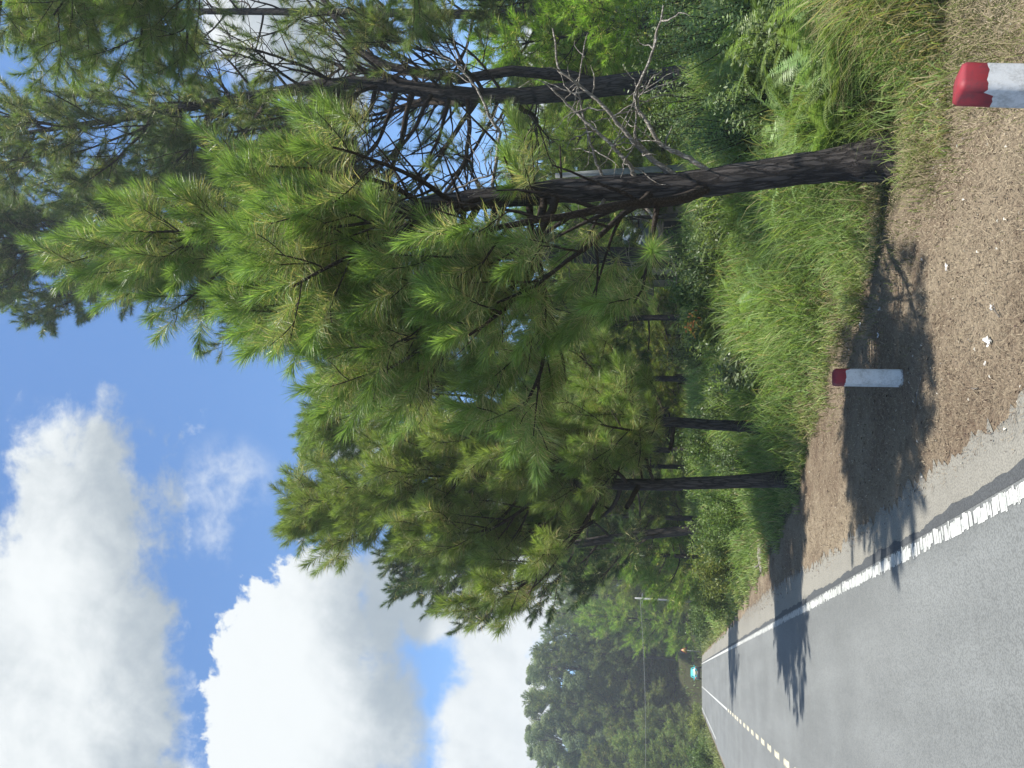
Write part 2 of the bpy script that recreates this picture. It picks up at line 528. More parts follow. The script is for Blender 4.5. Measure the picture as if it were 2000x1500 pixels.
class Pine:
    def __init__(s, curve=0.55, sil=False, gaps=False, plume=(0.38, 0.62), dead=0.1, gpow=1.0, cut=None):
        s.cut = cut
        s.wood = MB(); s.twig = MB(); s.P = []; s.D = []; s.L = []
        s.curve = curve; s.sil = sil; s.gaps = gaps; s.pl = plume; s.dead = dead; s.gpow = gpow

    def trunk(s, pts, rad, k=14, root=True):
        pts = np.array(pts, float); rad = list(rad)
        if root:
            z0 = float(gz(pts[0][0], pts[0][1]))
            while len(pts) > 2 and pts[1][2] < z0 + 0.25:
                pts = pts[1:]; rad = rad[1:]
            dx = (pts[2] - pts[1]); dx = dx / max(dx[2], .3)
            b = pts[1] - dx * (pts[1][2] - z0); b[2] = z0
            lo = b.copy(); lo[2] = z0 - 0.25
            mid = b + (pts[1] - b) * min(0.5, 0.35 / max(0.3, pts[1][2] - z0))
            pts = np.vstack([[lo, b, mid], pts[1:]]); rad = [rad[0] * 1.55, rad[0] * 1.35, rad[0] * 1.08] + rad[1:]
            s.base = b
        t = np.linspace(0, 1, len(pts)); tt = np.linspace(0, 1, len(pts) * 4)
        P = np.stack([np.interp(tt, t, pts[:, i]) for i in range(3)], -1)
        ker = np.array([.2, .2, .2, .2, .2])
        for i in range(3):
            P[2:-2, i] = np.convolve(P[:, i], ker, 'valid')
        R = np.interp(tt, t, rad)
        P[1:-1] += rng.normal(0, 0.006, (len(P) - 2, 3))
        s.tp = P; s.tr = R
        s.wood.tube(P, R, k)

    def at(s, f):
        i = f * (len(s.tp) - 1); a = int(i); b = min(a + 1, len(s.tp) - 1); w = i - a
        return s.tp[a] * (1 - w) + s.tp[b] * w, s.tr[a] * (1 - w) + s.tr[b] * w

    def grow(s, start, d, length, r, order, sub=1.0, curve=None):
        cv = s.curve if curve is None else curve
        n = max(4, int(length / 0.22)); st = length / n
        p = np.array(start, float); dd = nrm(np.asarray(d, float)); pts = [p.copy()]; dirs = [dd]
        for i in range(n):
            dd = nrm(dd + UPW * cv * st * (0.5 + 0.8 * i / n) + rng.normal(0, 0.085, 3))
            p = p + dd * st; pts.append(p.copy()); dirs.append(dd)
        if order == 0:
            tip = p + dd * 0.15
            ok = keep_plume(tip, s.sil, s.gaps, s.gpow) and not (s.cut and inpoly(*proj(tip), s.cut)[0])
            isdead = rng.random() < s.dead
            if not ok and not (isdead and rng.random() < 0.4 and not (s.sil and inpoly(*proj(tip), SKY)[0])): return
            k = 4
            if ok and not isdead:
                s.twig.tube(pts, np.linspace(max(r, .007), 0.0055, len(pts)), k, (0.8, 0.8, 0.8), False)
                L = rng.uniform(*s.pl)
                back = min(L * 0.75, length * 0.8)
                s.P.append(p - dd * back); s.D.append(dd); s.L.append(L)
            else:
                s.twig.tube(pts, np.linspace(max(r, .006), 0.003, len(pts)), k, (1.7, 1.6, 1.5), False)
            return
        us, vs = proj(p)
        pts = np.array(pts)
        keepn = len(pts)
        if s.sil or s.cut:                               # a limb that would reach into open sky stays short
            uu, vv = proj(pts)
            bad = inpoly(uu, vv, SKY) if s.sil else np.zeros(len(uu), bool)
            if s.cut: bad = bad | inpoly(uu, vv, s.cut)
            if bad.any():
                keepn = int(np.argmax(bad))
                if keepn < 4: return
        rr = np.linspace(r, max(0.006, r * 0.3), len(pts))
        s.twig.tube(pts[:keepn], rr[:keepn], 5 if order > 1 else 4, (0.75, 0.75, 0.75), False)
        t = 0.28 if order > 1 else 0.3
        side = 1
        while t < 0.98:
            i = t * n; a = min(int(i), n - 1)
            if a >= keepn: break
            q = pts[a] + (pts[a + 1] - pts[a]) * (i - a)
            ax = dirs[a]
            sd = nrm(np.cross(ax, UPW)) * side
            dn = nrm(ax * rng.uniform(0.55, 0.95) + sd * rng.uniform(0.35, 1.0) + UPW * rng.normal(0.12, 0.38))
            cl = length * rng.uniform(0.32, 0.55) * (1.15 - 0.65 * t)
            cl = min(max(cl, 0.35), 1.7)
            if order == 1: cl = min(cl, 0.85)
            s.grow(q, dn, cl, rr[a] * 0.55, order - 1 if cl > 0.55 else 0, sub)
            side = -side
            t += rng.uniform(0.20, 0.34) / sub / max(length, 0.5)
        if keepn == len(pts) and keep_plume(p, s.sil, s.gaps, s.gpow) and not (s.cut and inpoly(*proj(p), s.cut)[0]):
            L = rng.uniform(*s.pl) * 1.1
            s.P.append(p - dirs[-1] * L * 0.5); s.D.append(dirs[-1]); s.L.append(L)

    def needles(s, per, nl, w, bent=True, green=(0.135, 0.195, 0.040), olive=(0.195, 0.21, 0.075), old=0.3, droop=0.12, sweep=(76, 20), lift=0.15):
        P = np.array(s.P); D = np.array(s.D) + UPW * lift; D /= np.linalg.norm(D, axis=1)[:, None]; L = np.array(s.L)
        m = len(P)
        print('plumes', m)
        if m == 0: return MB()
        tip = np.clip(0.5 + rng.normal(0, 0.3, m), 0, 1)
        idx = np.repeat(np.arange(m), per); K = len(idx)
        t = rng.random(K) ** 0.8
        d = D[idx]
        ref = np.where(np.abs(d[:, 2:3]) > 0.9, np.array([[1., 0, 0]]), np.array([[0, 0, 1.]]))
        a = np.cross(d, ref); a /= np.linalg.norm(a, axis=1)[:, None]
        b = np.cross(d, a)
        ph = rng.random(K) * 2 * math.pi
        al = np.radians(sweep[0] + (sweep[1] - sweep[0]) * t + rng.normal(0, 9, K))
        nd = np.cos(al)[:, None] * d + np.sin(al)[:, None] * (np.cos(ph)[:, None] * a + np.sin(ph)[:, None] * b)
        base = P[idx] + d * (L[idx] * t)[:, None] + rng.normal(0, 0.006, (K, 3))
        ln = nl * rng.uniform(0.7, 1.15, K) * (1 - 0.12 * t)
        wd = np.cross(nd, rng.normal(0, 1, (K, 3))); wd /= np.linalg.norm(wd, axis=1)[:, None]
        wd *= (w * rng.uniform(0.7, 1.3, K) / 2)[:, None]
        isold = (rng.random(K) < old * np.clip(1.35 - 1.7 * t, 0, 1))
        g = np.array(green); o = np.array(olive)
        mixf = np.clip(0.45 * (1 - t) * (0.5 + tip[idx]) + rng.normal(0, 0.15, K), 0, 1)[:, None]
        c = g * (1 - mixf) + o * mixf
        c = np.where(isold[:, None], np.array([0.33, 0.275, 0.12]) * rng.uniform(0.7, 1.1, (K, 1)), c)
        c = c * rng.uniform(0.6, 1.4, (K, 1)) * (0.8 + 0.4 * tip[idx])[:, None]
        drop = (droop * ln * rng.uniform(0.4, 1.4, K))[:, None] * UPW
        drop = np.where(isold[:, None], drop * 2.2, drop)
        mb = MB()
        end = base + nd * ln[:, None] - drop
        if bent:
            mid = base + nd * (ln * 0.55)[:, None] - drop * 0.22
            v = np.stack([base - wd * 0.7, base + wd * 0.7, mid + wd, mid - wd, end], 1)
            k = np.arange(K)[:, None] * 5
            mb.add(v.reshape(-1, 3), k + np.array([[0, 1, 2, 3]]), k + np.array([[3, 2, 4]]), np.repeat(c, 5, 0))
        else:
            v = np.stack([base - wd, base + wd, end], 1)
            k = np.arange(K)[:, None] * 3
            mb.add(v.reshape(-1, 3), None, k + np.array([[0, 1, 2]]), np.repeat(c, 3, 0))
        return mb

    def finish(s, name, base, label, cat, needle_mb, mat='needle', group=None):
        e = empty(name, base, label, cat, group)
        s.wood.build('trunk', MAT['bark'], e, True, base)
        if s.twig.n: s.twig.build('branches', MAT['twig'], e, True, base)
        needle_mb.build('crown', MAT[mat], e, False, base)
        return e


def azdir(a, el):
    """direction with azimuth a measured from the heading towards the right"""
    return (HEAD * math.cos(a) + RGT * math.sin(a)) * math.cos(el) + UPW * math.sin(el)


def wpts(lst, d):
    return [W(u, v, d if len(x) == 0 else x[0]) for (u, v, *x) in lst]


def auto(p, nb, f0, f1, lenf, elf, order=2, sub=1.0, rmul=0.5, azb=None):
    ga = rng.random() * 6
    for i in range(nb):
        f = f0 + (f1 - f0) * (i + rng.random() * 0.8) / nb
        ga += 2.4 + rng.normal(0, 0.3)
        az = ga if azb is None else azb(ga)
        q, r = p.at(f)
        l = lenf(f, az)
        if l < 0.3: continue
        p.grow(q, azdir(az, elf(f)), l, min(r * rmul, 0.012 + 0.013 * l), order if l > 1.3 else 1, sub)


D2R = math.radians
# --- the leaning roadside pine
reseed(11)
T1 = Pine(0.42, True, True, (0.42, 0.70), 0.10)
b1 = ray_ground(1203, 1738)
T1.trunk(wpts([(1203, 1735), (1198, 1715), (1180, 1640), (1160, 1500), (1145, 1400), (1135, 1300), (1130, 1150), (1118, 1000), (1108, 900), (1092, 800), (1075, 660), (1050, 500), (1030, 340), (1010, 215)], 8.95),
         [.22, .215, .185, .172, .165, .155, .15, .135, .125, .11, .085, .06, .035, .012], 20)


def len1(f, az):
    # widest towards the road and the camera, short at the back and top
    side = 0.5 + 0.5 * math.cos(az - D2R(-125))
    h = (f - 0.45) / 0.55
    if f < 0.68 and (az % 6.283) < D2R(165): return rng.uniform(0.3, 0.8)
    return (0.9 + 2.7 * side) * (1 - 0.72 * max(h, 0) ** 1.3) * rng.uniform(0.8, 1.1)


auto(T1, 56, 0.52, 0.97, len1, lambda f: D2R(-2 + 62 * ((f - 0.45) / 0.55) ** 1.2 + rng.normal(0, 8)), 2, 0.9)
# named low limbs seen in the photo
for (u0, v0, u1, v1, d1, l, r) in [(1140, 1395, 1010, 1245, 8.4, 3.3, .075), (1130, 1275, 985, 1165, 7.7, 2.6, .045), (1122, 1060, 940, 990, 7.6, 2.7, .05),
                                   (1112, 940, 850, 850, 7.7, 2.8, .05), (1100, 860, 900, 700, 7.4, 2.6, .05),
                                   (1120, 1010, 1210, 960, 8.0, 1.0, .03), (1120, 1040, 1290, 985, 8.2, 1.5, .03), (1125, 1080, 1120, 1010, 7.8, 1.0, .03)]:
    q = W(u0, v0, 8.95); q2 = W(u1, v1, d1)
    T1.grow(q, nrm(q2 - q), l, r, 2 if l > 1.6 else 1, 0.9, 0.25)
n1 = T1.needles(360, 0.285, 0.0050, True, old=0.45, lift=0.42)
t1e = T1.finish('pine_tree', b1, 'bright green pine with dark leaning trunk standing nearest, behind the red-capped roadside posts', 'tree', n1)


def crooked(mb, pts, r0, r1, col, twigs=6, tl=0.5):
    P = np.array(pts); t = np.linspace(0, 1, len(P)); tt = np.linspace(0, 1, len(P) * 5)
    Q = np.stack([np.interp(tt, t, P[:, i]) for i in range(3)], -1)
    Q[1:] += np.cumsum(rng.normal(0, 0.010, (len(Q) - 1, 3)), 0)
    mb.tube(Q, np.linspace(r0, r1, len(Q)), 6, col)
    for k in range(twigs):
        f = rng.uniform(0.25, 0.97); q = Q[int(f * (len(Q) - 1))]
        d = nrm(rng.normal(0, 1, 3) + RGT * 0.5 + UPW * 0.3); l = tl * rng.uniform(0.4, 1.2)
        pp = [q]
        for j in range(7):
            d = nrm(d + rng.normal(0, 0.25, 3)); pp.append(pp[-1] + d * l / 7)
        mb.tube(pp, np.linspace(r1 * 0.9 + .002, 0.003, 8), 4, col)
    return Q


# dead limbs on the right of that trunk: parts of the tree
for pts, r0, r1 in [
    ([(1160, 1395), (1200, 1330), (1225, 1290), (1300, 1240), (1330, 1260), (1400, 1290), (1475, 1300)], .030, .008),
    ([(1150, 1330), (1200, 1260), (1245, 1215), (1300, 1150), (1350, 1080), (1420, 1065)], .032, .008),
    ([(1150, 1250), (1180, 1230), (1225, 1190), (1290, 1120), (1330, 1075)], .028, .008),
    ([(1145, 1180), (1190, 1160), (1260, 1140), (1340, 1120), (1440, 1135)], .018, .005),
    ([(1150, 1310), (1230, 1240), (1310, 1245), (1360, 1290)], .016, .005),
    ([(1120, 870), (1150, 930), (1155, 980), (1130, 1000)], .014, .005),
    ([(1120, 960), (1240, 985), (1300, 950), (1360, 910), (1400, 850)], .022, .005),
    ([(1110, 1180), (1060, 1160), (1010, 1110), (985, 1060)], .022, .006),
    ([(1110, 1250), (1050, 1290), (1000, 1270), (960, 1215)], .02, .005)]:
    mb = MB()
    crooked(mb, [W(u, v, 8.9 - 0.12 * i) for i, (u, v) in enumerate(pts)], r0 * 1.1, r1 * 1.2, (1, 1, 1), 10, 0.65)
    mb.build('dead_branch', MAT['deadwood'], t1e, True, b1)

# --- the two further roadside pines
def road_pine(tr, rad, d, lw, seed, label, f0, nb, az0, low, cut):
    reseed(40 + seed)
    p = Pine(0.45, True, False, (0.42, 0.68), 0.06, 1.0, cut)
    pts = wpts(tr, d); base = np.array(pts[1]); 
    p.trunk(pts, rad, 12)
    base[2] = float(gz(base[0], base[1]))

    def lf(f, az):
        side = 0.5 + 0.5 * math.cos(az - az0)
        h = (f - f0) / (1 - f0)
        return lw * (0.45 + 0.75 * side) * (1 - 0.70 * max(h, 0) ** 1.5) * rng.uniform(0.8, 1.12)
    auto(p, nb, f0, 0.985, lf, lambda f: D2R(low + (68 - low) * ((f - f0) / (1 - f0)) ** 1.25 + rng.normal(0, 8)), 2, 1.1)
    nb_ = p.needles(270, 0.31, 0.0062, True, old=0.22, lift=0.3)
    return p, p.finish('pine_tree', base, label, 'tree', nb_)


road_pine([(566, 1620), (565, 1545), (560, 1440), (555, 1330), (552, 1240), (560, 1100), (575, 1000), (590, 880), (560, 760), (530, 660), (520, 575)],
          [.17, .16, .14, .135, .13, .12, .105, .085, .06, .035, .01], 16.5, 3.8, 1,
          'bushy pine leaning towards the road, with the bare dark lower trunk farthest left', 0.25, 74, D2R(-120), -8, [(200, 1060), (400, 1100), (480, 1190), (560, 1300), (760, 1345), (760, 1600), (200, 1600)])
road_pine([(672, 1620), (670, 1520), (668, 1440), (672, 1360), (684, 1200), (700, 1000), (712, 860), (715, 740), (700, 640), (690, 600)],
          [.16, .15, .13, .125, .12, .1, .075, .05, .03, .01], 18.5, 3.8, 2,
          'bright pine with short visible trunk between the leaning roadside pine and the near pine', 0.24, 66, D2R(-150), -14, [(200, 1075), (540, 1180), (620, 1310), (900, 1345), (900, 1700), (200, 1700)])
# --- tall dark pines on the right
def tall_pine(tr, rad, d, lw, label, f0, nb, per=130, nl=0.28, w=0.0085, az0=None, green=(0.082, 0.125, 0.034), sub=1.05, dead=0.2, extra=(), limbs=()):
    p = Pine(0.30, True, True, (0.35, 0.58), dead, 0.7)
    pts = wpts(tr, d); base = np.array(pts[0]); base[2] = float(gz(base[0], base[1]))
    p.trunk(pts, rad, 12)
    for e_ in extra:
        ep = wpts(e_[0], d); p.wood.tube(np.array(ep), np.array(e_[1]), 8)

    def lf(f, az):
        h = (f - f0) / (1 - f0)
        s_ = 1.0 if az0 is None else 0.65 + 0.6 * (0.5 + 0.5 * math.cos(az - az0))
        return lw * s_ * (1 - 0.6 * h ** 2) * rng.uniform(0.7, 1.15)
    auto(p, nb, f0, 0.98, lf, lambda f: D2R(10 + 45 * ((f - f0) / (1 - f0)) + rng.normal(0, 12)), 2, sub, 0.55)
    for f, u, v in limbs:
        q, r = p.at(f); q2 = W(u, v, d - 1.0)
        p.grow(q, nrm(q2 - q), float(np.linalg.norm(q2 - q)), .05, 2, sub, 0.1)
    n_ = p.needles(per, nl, w, False, green=green, olive=(0.15, 0.155, 0.05), old=0.2)
    return p.finish('tall_pine', base, label, 'tree', n_)


reseed(61)
tall_pine([(1352, 1420), (1348, 1340), (1335, 1200), (1318, 1100), (1310, 980), (1318, 880), (1335, 775), (1340, 650), (1310, 480), (1270, 250), (1240, 50), (1220, -90)],
          [.36, .31, .26, .24, .20, .19, .18, .17, .14, .10, .06, .02], 19.0, 5.0,
          'tall dark forked pine behind the ferns right of the nearest pine', 0.44, 64, 150, 0.31, 0.011, az0=D2R(-20),
          extra=[([(1330, 1180), (1352, 1110), (1362, 1000), (1345, 900), (1370, 760), (1400, 700), (1500, 634), (1580, 560)], [.17, .16, .14, .13, .12, .11, .10, .07])])
reseed(62)
tall_pine([(1010, 1420), (1000, 1200), (1010, 1000), (1040, 800), (1050, 500), (1040, 250), (1010, 50), (990, -60)],
          [.34, .32, .29, .26, .20, .14, .07, .02], 26.0, 6.2,
          'dark pine towering behind the nearest pine, its crown cut by the top right corner', 0.46, 84, 130, 0.34, 0.014)
reseed(63)
tall_pine([(1790, 1700), (1770, 1400), (1760, 900), (1740, 400), (1700, 100), (1690, -80)], [.26, .24, .2, .15, .08, .02], 12.0, 3.0,
          'pine outside the frame whose sunlit boughs hang into the upper right corner', 0.58, 28, 220, 0.28, 0.0062, D2R(-90), (0.12, 0.185, 0.034), 1.1, 0.08,
          limbs=[(.80, 1430, 60), (.84, 1440, 150), (.76, 1450, 250), (.86, 1400, 10), (.80, 1470, 200), (.9, 1440, -30), (.72, 1440, 320)])
reseed(64)
tall_pine([(1480, 1400), (1470, 1100), (1475, 700), (1480, 300), (1470, -40)], [.2, .18, .15, .10, .02], 26.0, 3.8,
          'slender dark pine farther back at the right edge behind the forked pine', 0.40, 54, 130, 0.31, 0.013)
# mid-distance pine leaning out left, thin crown against cloud
reseed(71)
pL = Pine(0.2, True, False, (0.5, 0.8), 0.05)
ptsL = wpts([(470, 1440), (465, 1350), (450, 1200), (425, 1050), (410, 930), (400, 850), (395, 800)], 36.0)
bL = np.array(ptsL[0]); bL[2] = float(gz(bL[0], bL[1]))
pL.trunk(ptsL, [.26, .24, .22, .18, .13, .07, .02], 8)
auto(pL, 34, 0.42, 0.99, lambda f, a: 4.6 * (1 - 0.6 * ((f - .42) / .58) ** 2) * rng.uniform(0.7, 1.1), lambda f: D2R(0 + 45 * (f - .42) / .58 + rng.normal(0, 10)), 2, 0.9)
pL.finish('pine_tree', bL, 'dark open-crowned pine against the white cloud, left of the leaning roadside pine', 'tree',
          pL.needles(150, 0.34, 0.018, False, green=(0.040, 0.070, 0.020), olive=(0.075, 0.085, 0.025), old=0.15))


# ------------------------------------------------------------------ forest trees (meshes shared by copies)
def forest_pine(h, lw, f0, per, w, nl, green, olive, seed, low=0, sub=0.6, nb=30, order=2):
    p = Pine(0.35, False, False, (0.6, 0.95), 0.05)
    x = rng.normal(0, 0.25, 2)
    pts = [np.array([x[0] * k * k, x[1] * k * k, h * k]) for k in (-0.05, 0, .15, .35, .55, .75, .9, 1.0)]
    r = h * 0.012
    p.trunk(pts, [r * 1.2, r * 1.15, r, r * .85, r * .65, r * .4, r * .2, .02], 7, False)
    auto(p, nb, f0, 0.985, lambda f, a: lw * (1 - 0.72 * ((f - f0) / (1 - f0)) ** 1.4) * rng.uniform(0.65, 1.15),
         lambda f: D2R(low + 55 * (f - f0) / (1 - f0) + rng.normal(0, 9)), order, sub, 0.5)
    return p, p.needles(per, nl, w, False, green=green, olive=olive, old=0.12)


def forest_broad(h, lw, seed, leaf, n, col, col2, f0=0.3):
    """leaf clumps carried on limbs, with open air between the clumps"""
    r = np.random.default_rng(seed)
    p = Pine(0.3)
    r0 = h * 0.013
    bx, by = r.normal(0, 0.04 * h, 2)
    p.trunk([np.array([bx * k * k, by * k * k, h * k]) for k in (-0.05, 0, .2, .4, .6, .8, .97)], [r0 * 1.3, r0 * 1.2, r0, r0 * .8, r0 * .6, r0 * .35, .03], 7, False)
    cs = []
    nc = 54
    for i in range(nc):
        f = f0 + (0.97 - f0) * (i + r.random()) / nc
        a = i * 2.4 + r.normal(0, .4)
        rad = lw * math.sin(math.pi * min(1, 0.12 + 0.83 * (f - f0) / (1 - f0))) ** 0.7 * r.uniform(0.35, 1.0)
        q, rr = p.at(max(0.05, f - 0.12))
        c = np.array([q[0] + math.cos(a) * rad, q[1] + math.sin(a) * rad, h * f])
        p.twig.tube([q, (q + c) / 2 + np.array([0, 0, -0.05 * h * 0.3]), c], [rr * .5, rr * .3, .02], 4, (.8, .8, .8), False)
        cs.append((c, lw * r.uniform(0.14, 0.34)))
    mb = MB()
    C = np.array([c for c, _ in cs]); S = np.array([s for _, s in cs])
    idx = r.integers(0, len(cs), n)
    dirv = r.normal(0, 1, (n, 3)); dirv /= np.linalg.norm(dirv, axis=1)[:, None]
    rad = r.random(n) ** 0.42
    pos = C[idx] + dirv * (S[idx] * rad)[:, None] * np.array([1, 1, 0.72])
    nn = dirv + r.normal(0, .6, (n, 3)) + np.array([0, 0, .5]); nn /= np.linalg.norm(nn, axis=1)[:, None]
    t1 = np.cross(nn, r.normal(0, 1, (n, 3))); t1 /= np.linalg.norm(t1, axis=1)[:, None]
    t2 = np.cross(nn, t1)
    s1 = leaf * r.uniform(0.6, 1.3, n)[:, None]; s2 = s1 * 0.5
    v = np.stack([pos - t1 * s1, pos + t2 * s2, pos + t1 * s1, pos - t2 * s2], 1)
    k = np.arange(n)[:, None] * 4
    ct = (np.array(col) * (1 - (m_ := r.random((len(cs), 1)))) + np.array(col2) * m_)[idx] * r.uniform(0.75, 1.25, (n, 1))
    mb.add(v.reshape(-1, 3), k + np.array([[0, 1, 2, 3]]), None, np.repeat(ct, 4, 0))
    return p, mb


def place_kind(name, protos, spots, labels, group, mat, cat='tree'):
    """protos: list of (Pine, needle MB, label); spots: (x, y, scale xyz, which)"""
    roots = [None] * len(protos)
    for (x, y, sc, k) in spots:
        z = float(gz(x, y)) - 0.05
        rz = rng.uniform(0, 6.28)
        if roots[k] is None:
            p, mb = protos[k]
            e = p.finish(name, (0, 0, 0), labels[k], cat, mb, mat, group)
            e.location = (float(x), float(y), z); e.rotation_euler = (0, 0, rz); e.scale = sc
            roots[k] = e
        else:
            copy_tree(roots[k], (x, y, z), rz, sc, labels[k], group)


# right-hand wood
gA = ((0.085, 0.135, 0.024), (0.145, 0.155, 0.040))
gB = ((0.062, 0.102, 0.026), (0.11, 0.12, 0.036))
reseed(72)
wood = [forest_pine(13, 3.4, 0.20, 75, 0.032, 0.42, *gA, 1, -5, 0.8, 44),
        forest_pine(15, 3.4, 0.34, 75, 0.032, 0.42, *gB, 2, 0, 0.8, 40),
        forest_pine(9, 2.8, 0.10, 75, 0.026, 0.38, (0.115, 0.175, 0.026), (0.18, 0.19, 0.045), 3, -5, 0.95, 40)]
spots = []
for (u, d, h, k) in [(425, 66, 13.5, 2), (405, 80, 14.5, 2), (490, 60, 12.5, 0), (455, 74, 14, 2), (285, 112, 16, 2), (1460, 24, 7.2, 2), (1400, 31, 8.5, 2), (1530, 29, 8.6, 0), (1330, 36, 9, 0), (1250, 40, 9.5, 2),
                     (760, 36, 11, 1), (880, 34, 11, 1), (960, 38, 11.5, 1), (1080, 37, 10, 1), (1170, 42, 10, 0), (620, 40, 12, 1), (700, 47, 12, 0), (545, 46, 12, 1)]:
    p = G(u, d); H0 = (13, 15, 9)[k]; s = h / H0
    spots.append((p[0], p[1], (s * 1.05, s * 1.05, s), k))
for i in range(44):
    d = 46 + 36 * (i % 3) / 3 + rng.uniform(-4, 8)
    u = 400 + 1250 * (i + rng.random()) / 44
    k = int(rng.integers(0, 2))
    h = rng.uniform(9.5, 12.0) + (d - 46) * 0.07
    p = G(u, d); s = h / (13, 15, 9)[k]
    spots.append((p[0], p[1], (s * 1.15, s * 1.15, s), k))
for i in range(46):
    d = rng.uniform(86, 118); u = 360 + 1300 * (i + rng.random()) / 46
    h = rng.uniform(12, 15.5); p = G(u, d); s = h / 9
    spots.append((p[0], p[1], (s * 1.35, s * 1.35, s), 2))
place_kind('forest_pine', wood, spots,
           ['mid green pine of the wood behind the roadside trees', 'darker bare-stemmed pine of the wood behind the roadside trees', 'young light green pine feathered to the ground at the wood edge'],
           'pines of the wood on the right', 'needle_far')

# far wood across the end of the road
def far_pine(h, lw, f0, nb, green, olive):
    return forest_pine(h, lw, f0, 46, 0.055, 0.55, green, olive, 1, 0, 0.62, nb)


reseed(73)
far = [far_pine(24, 4.2, 0.30, 62, (0.085, 0.118, 0.048), (0.14, 0.15, 0.065)),
       far_pine(18, 4.3, 0.08, 62, (0.098, 0.135, 0.046), (0.155, 0.165, 0.065)),
       forest_broad(26, 5.2, 23, 0.13, 60000, (0.078, 0.102, 0.050), (0.125, 0.145, 0.072), 0.42)]
spots = []
# skyline trees first: (bearing u, distance, apex v)
for (u, d, vt, k) in [(-60, 150, 1040, 0), (-15, 142, 1046, 2), (28, 150, 1040, 0), (62, 140, 1026, 2), (100, 150, 1024, 2), (135, 138, 1034, 0), (165, 150, 1024, 2), (205, 140, 1030, 2), (235, 136, 1050, 0),
                      (262, 135, 1066, 0), (300, 128, 1080, 1), (345, 118, 1092, 1), (395, 120, 1100, 0), (440, 115, 1100, 1), (500, 120, 1110, 0)]:
    p = W(u, vt, d); zb = float(gz(p[0], p[1])); h = p[2] - zb
    s = h / (24, 18, 26)[k]
    spots.append((p[0], p[1], (s, s, s), k))
for i in range(64):
    u = -160 + 690 * (i + rng.random()) / 64
    d = rng.uniform(128, 146) if not 70 < u < 260 else rng.uniform(141, 158)
    vt = rng.uniform(1080, 1235)
    p = W(u, vt, d); zb = float(gz(p[0], p[1])); h = p[2] - zb
    k = 1 if rng.random() < 0.8 else 0
    s = h / (24, 18, 26)[k]
    off = p[0] - float(road_cx(p[1])) + 1.5
    if abs(off) < 7 or (0 < off < 14 and p[1] < 128): continue
    spots.append((p[0], p[1], (s * 1.15, s * 1.15, s), k))
for (u, d, vt) in [(15, 100, 1235), (-40, 84, 1190), (55, 112, 1205), (95, 128, 1250), (140, 152, 1255), (185, 154, 1250), (230, 150, 1250), (25, 126, 1150), (-80, 70, 1190), (-20, 112, 1170), (75, 134, 1190), (120, 158, 1290), (160, 160, 1290), (205, 160, 1290)]:
    p = W(u, vt, d); zb = float(gz(p[0], p[1])); h = p[2] - zb
    s = h / 18
    spots.append((p[0], p[1], (s * 1.35, s * 1.35, s), 1))
for i in range(22):                                   # the lit front of the wood behind the road bend
    u = 60 + 205 * (i + rng.random()) / 22; d = rng.uniform(138, 149); vt = rng.uniform(1165, 1285)
    p = W(u, vt, d); h = p[2] - float(gz(p[0], p[1]))
    if h > 2.5 and abs(p[0] - float(road_cx(p[1])) + 1.5) > 5: spots.append((p[0], p[1], (h / 18 * 1.7, h / 18 * 1.7, h / 18), 1))
for i in range(12):                                   # along the right of the far straight, well back from the road
    y_ = rng.uniform(75, 122); x_ = rng.uniform(15, 27); h = rng.uniform(13, 18)
    spots.append((x_, y_, (h / 18 * 1.2, h / 18 * 1.2, h / 18), 1))
place_kind('forest_tree', far, spots,
           ['tall dull green tree in the distant wood beyond the road end', 'lower bushy tree leafed to the ground in the distant wood', 'high-crowned tree with bare stem on the distant skyline'],
           'trees of the distant wood', 'needle_far')


# ------------------------------------------------------------------ shrubs
def shrub(h, w, seed, leaf, n, col, col2):
    r = np.random.default_rng(seed)
    p = Pine(0.3); tw = MB(); mb = MB()
    tips = []
    for i in range(26):
        a = r.random() * 6.28; el = r.uniform(0.5, 1.4); l = r.uniform(0.6, 1.0)
        d = np.array([math.cos(a) * math.cos(el) * w, math.sin(a) * math.cos(el) * w, math.sin(el) * h]) * l
        q = np.array([r.normal(0, .05 * w), r.normal(0, .05 * w), -0.05])
        pp = [q, q + d * .35 + np.array([0, 0, .05 * h]), q + d * .7, q + d]
        tw.tube(pp, [.016, .012, .008, .004], 4, (.7, .7, .7), False)
        tips += [(pp[2] + pp[3]) / 2, pp[3], pp[2], (pp[1] + pp[2]) / 2]
    C = np.array(tips)
    idx = r.integers(0, len(C), n)
    tone = r.random(len(C))
    pos = C[idx] + r.normal(0, 1, (n, 3)) * np.array([w, w, h]) * 0.075
    nn = r.normal(0, .7, (n, 3)) + np.array([0, 0, .8]); nn /= np.linalg.norm(nn, axis=1)[:, None]
    t1 = np.cross(nn, r.normal(0, 1, (n, 3))); t1 /= np.linalg.norm(t1, axis=1)[:, None]
    t2 = np.cross(nn, t1)
    s1 = leaf * r.uniform(0.6, 1.3, n)[:, None]; s2 = s1 * 0.42
    v = np.stack([pos - t1 * s1, pos + t2 * s2, pos + t1 * s1, pos - t2 * s2], 1)
    k = np.arange(n)[:, None] * 4
    c = np.array(col) * (1 - tone[idx][:, None]) + np.array(col2) * tone[idx][:, None]
    mb.add(v.reshape(-1, 3), k + np.array([[0, 1, 2, 3]]), None, np.repeat(c * r.uniform(.75, 1.25, (n, 1)), 4, 0))
    return tw, mb


def put_shrub(u, d, h, w, seed, leaf, n, col, col2, label, cat='shrub', group=None, sink=0.0):
    p = G(u, d); z = float(gz(p[0], p[1])) - sink
    tw, mb = shrub(h, w, seed, leaf, n, col, col2)
    e = empty('shrub', (p[0], p[1], z), label, cat, group)
    tw.build('stem', MAT['twig'], e, True); mb.build('foliage', MAT['leaf'], e)
    return e


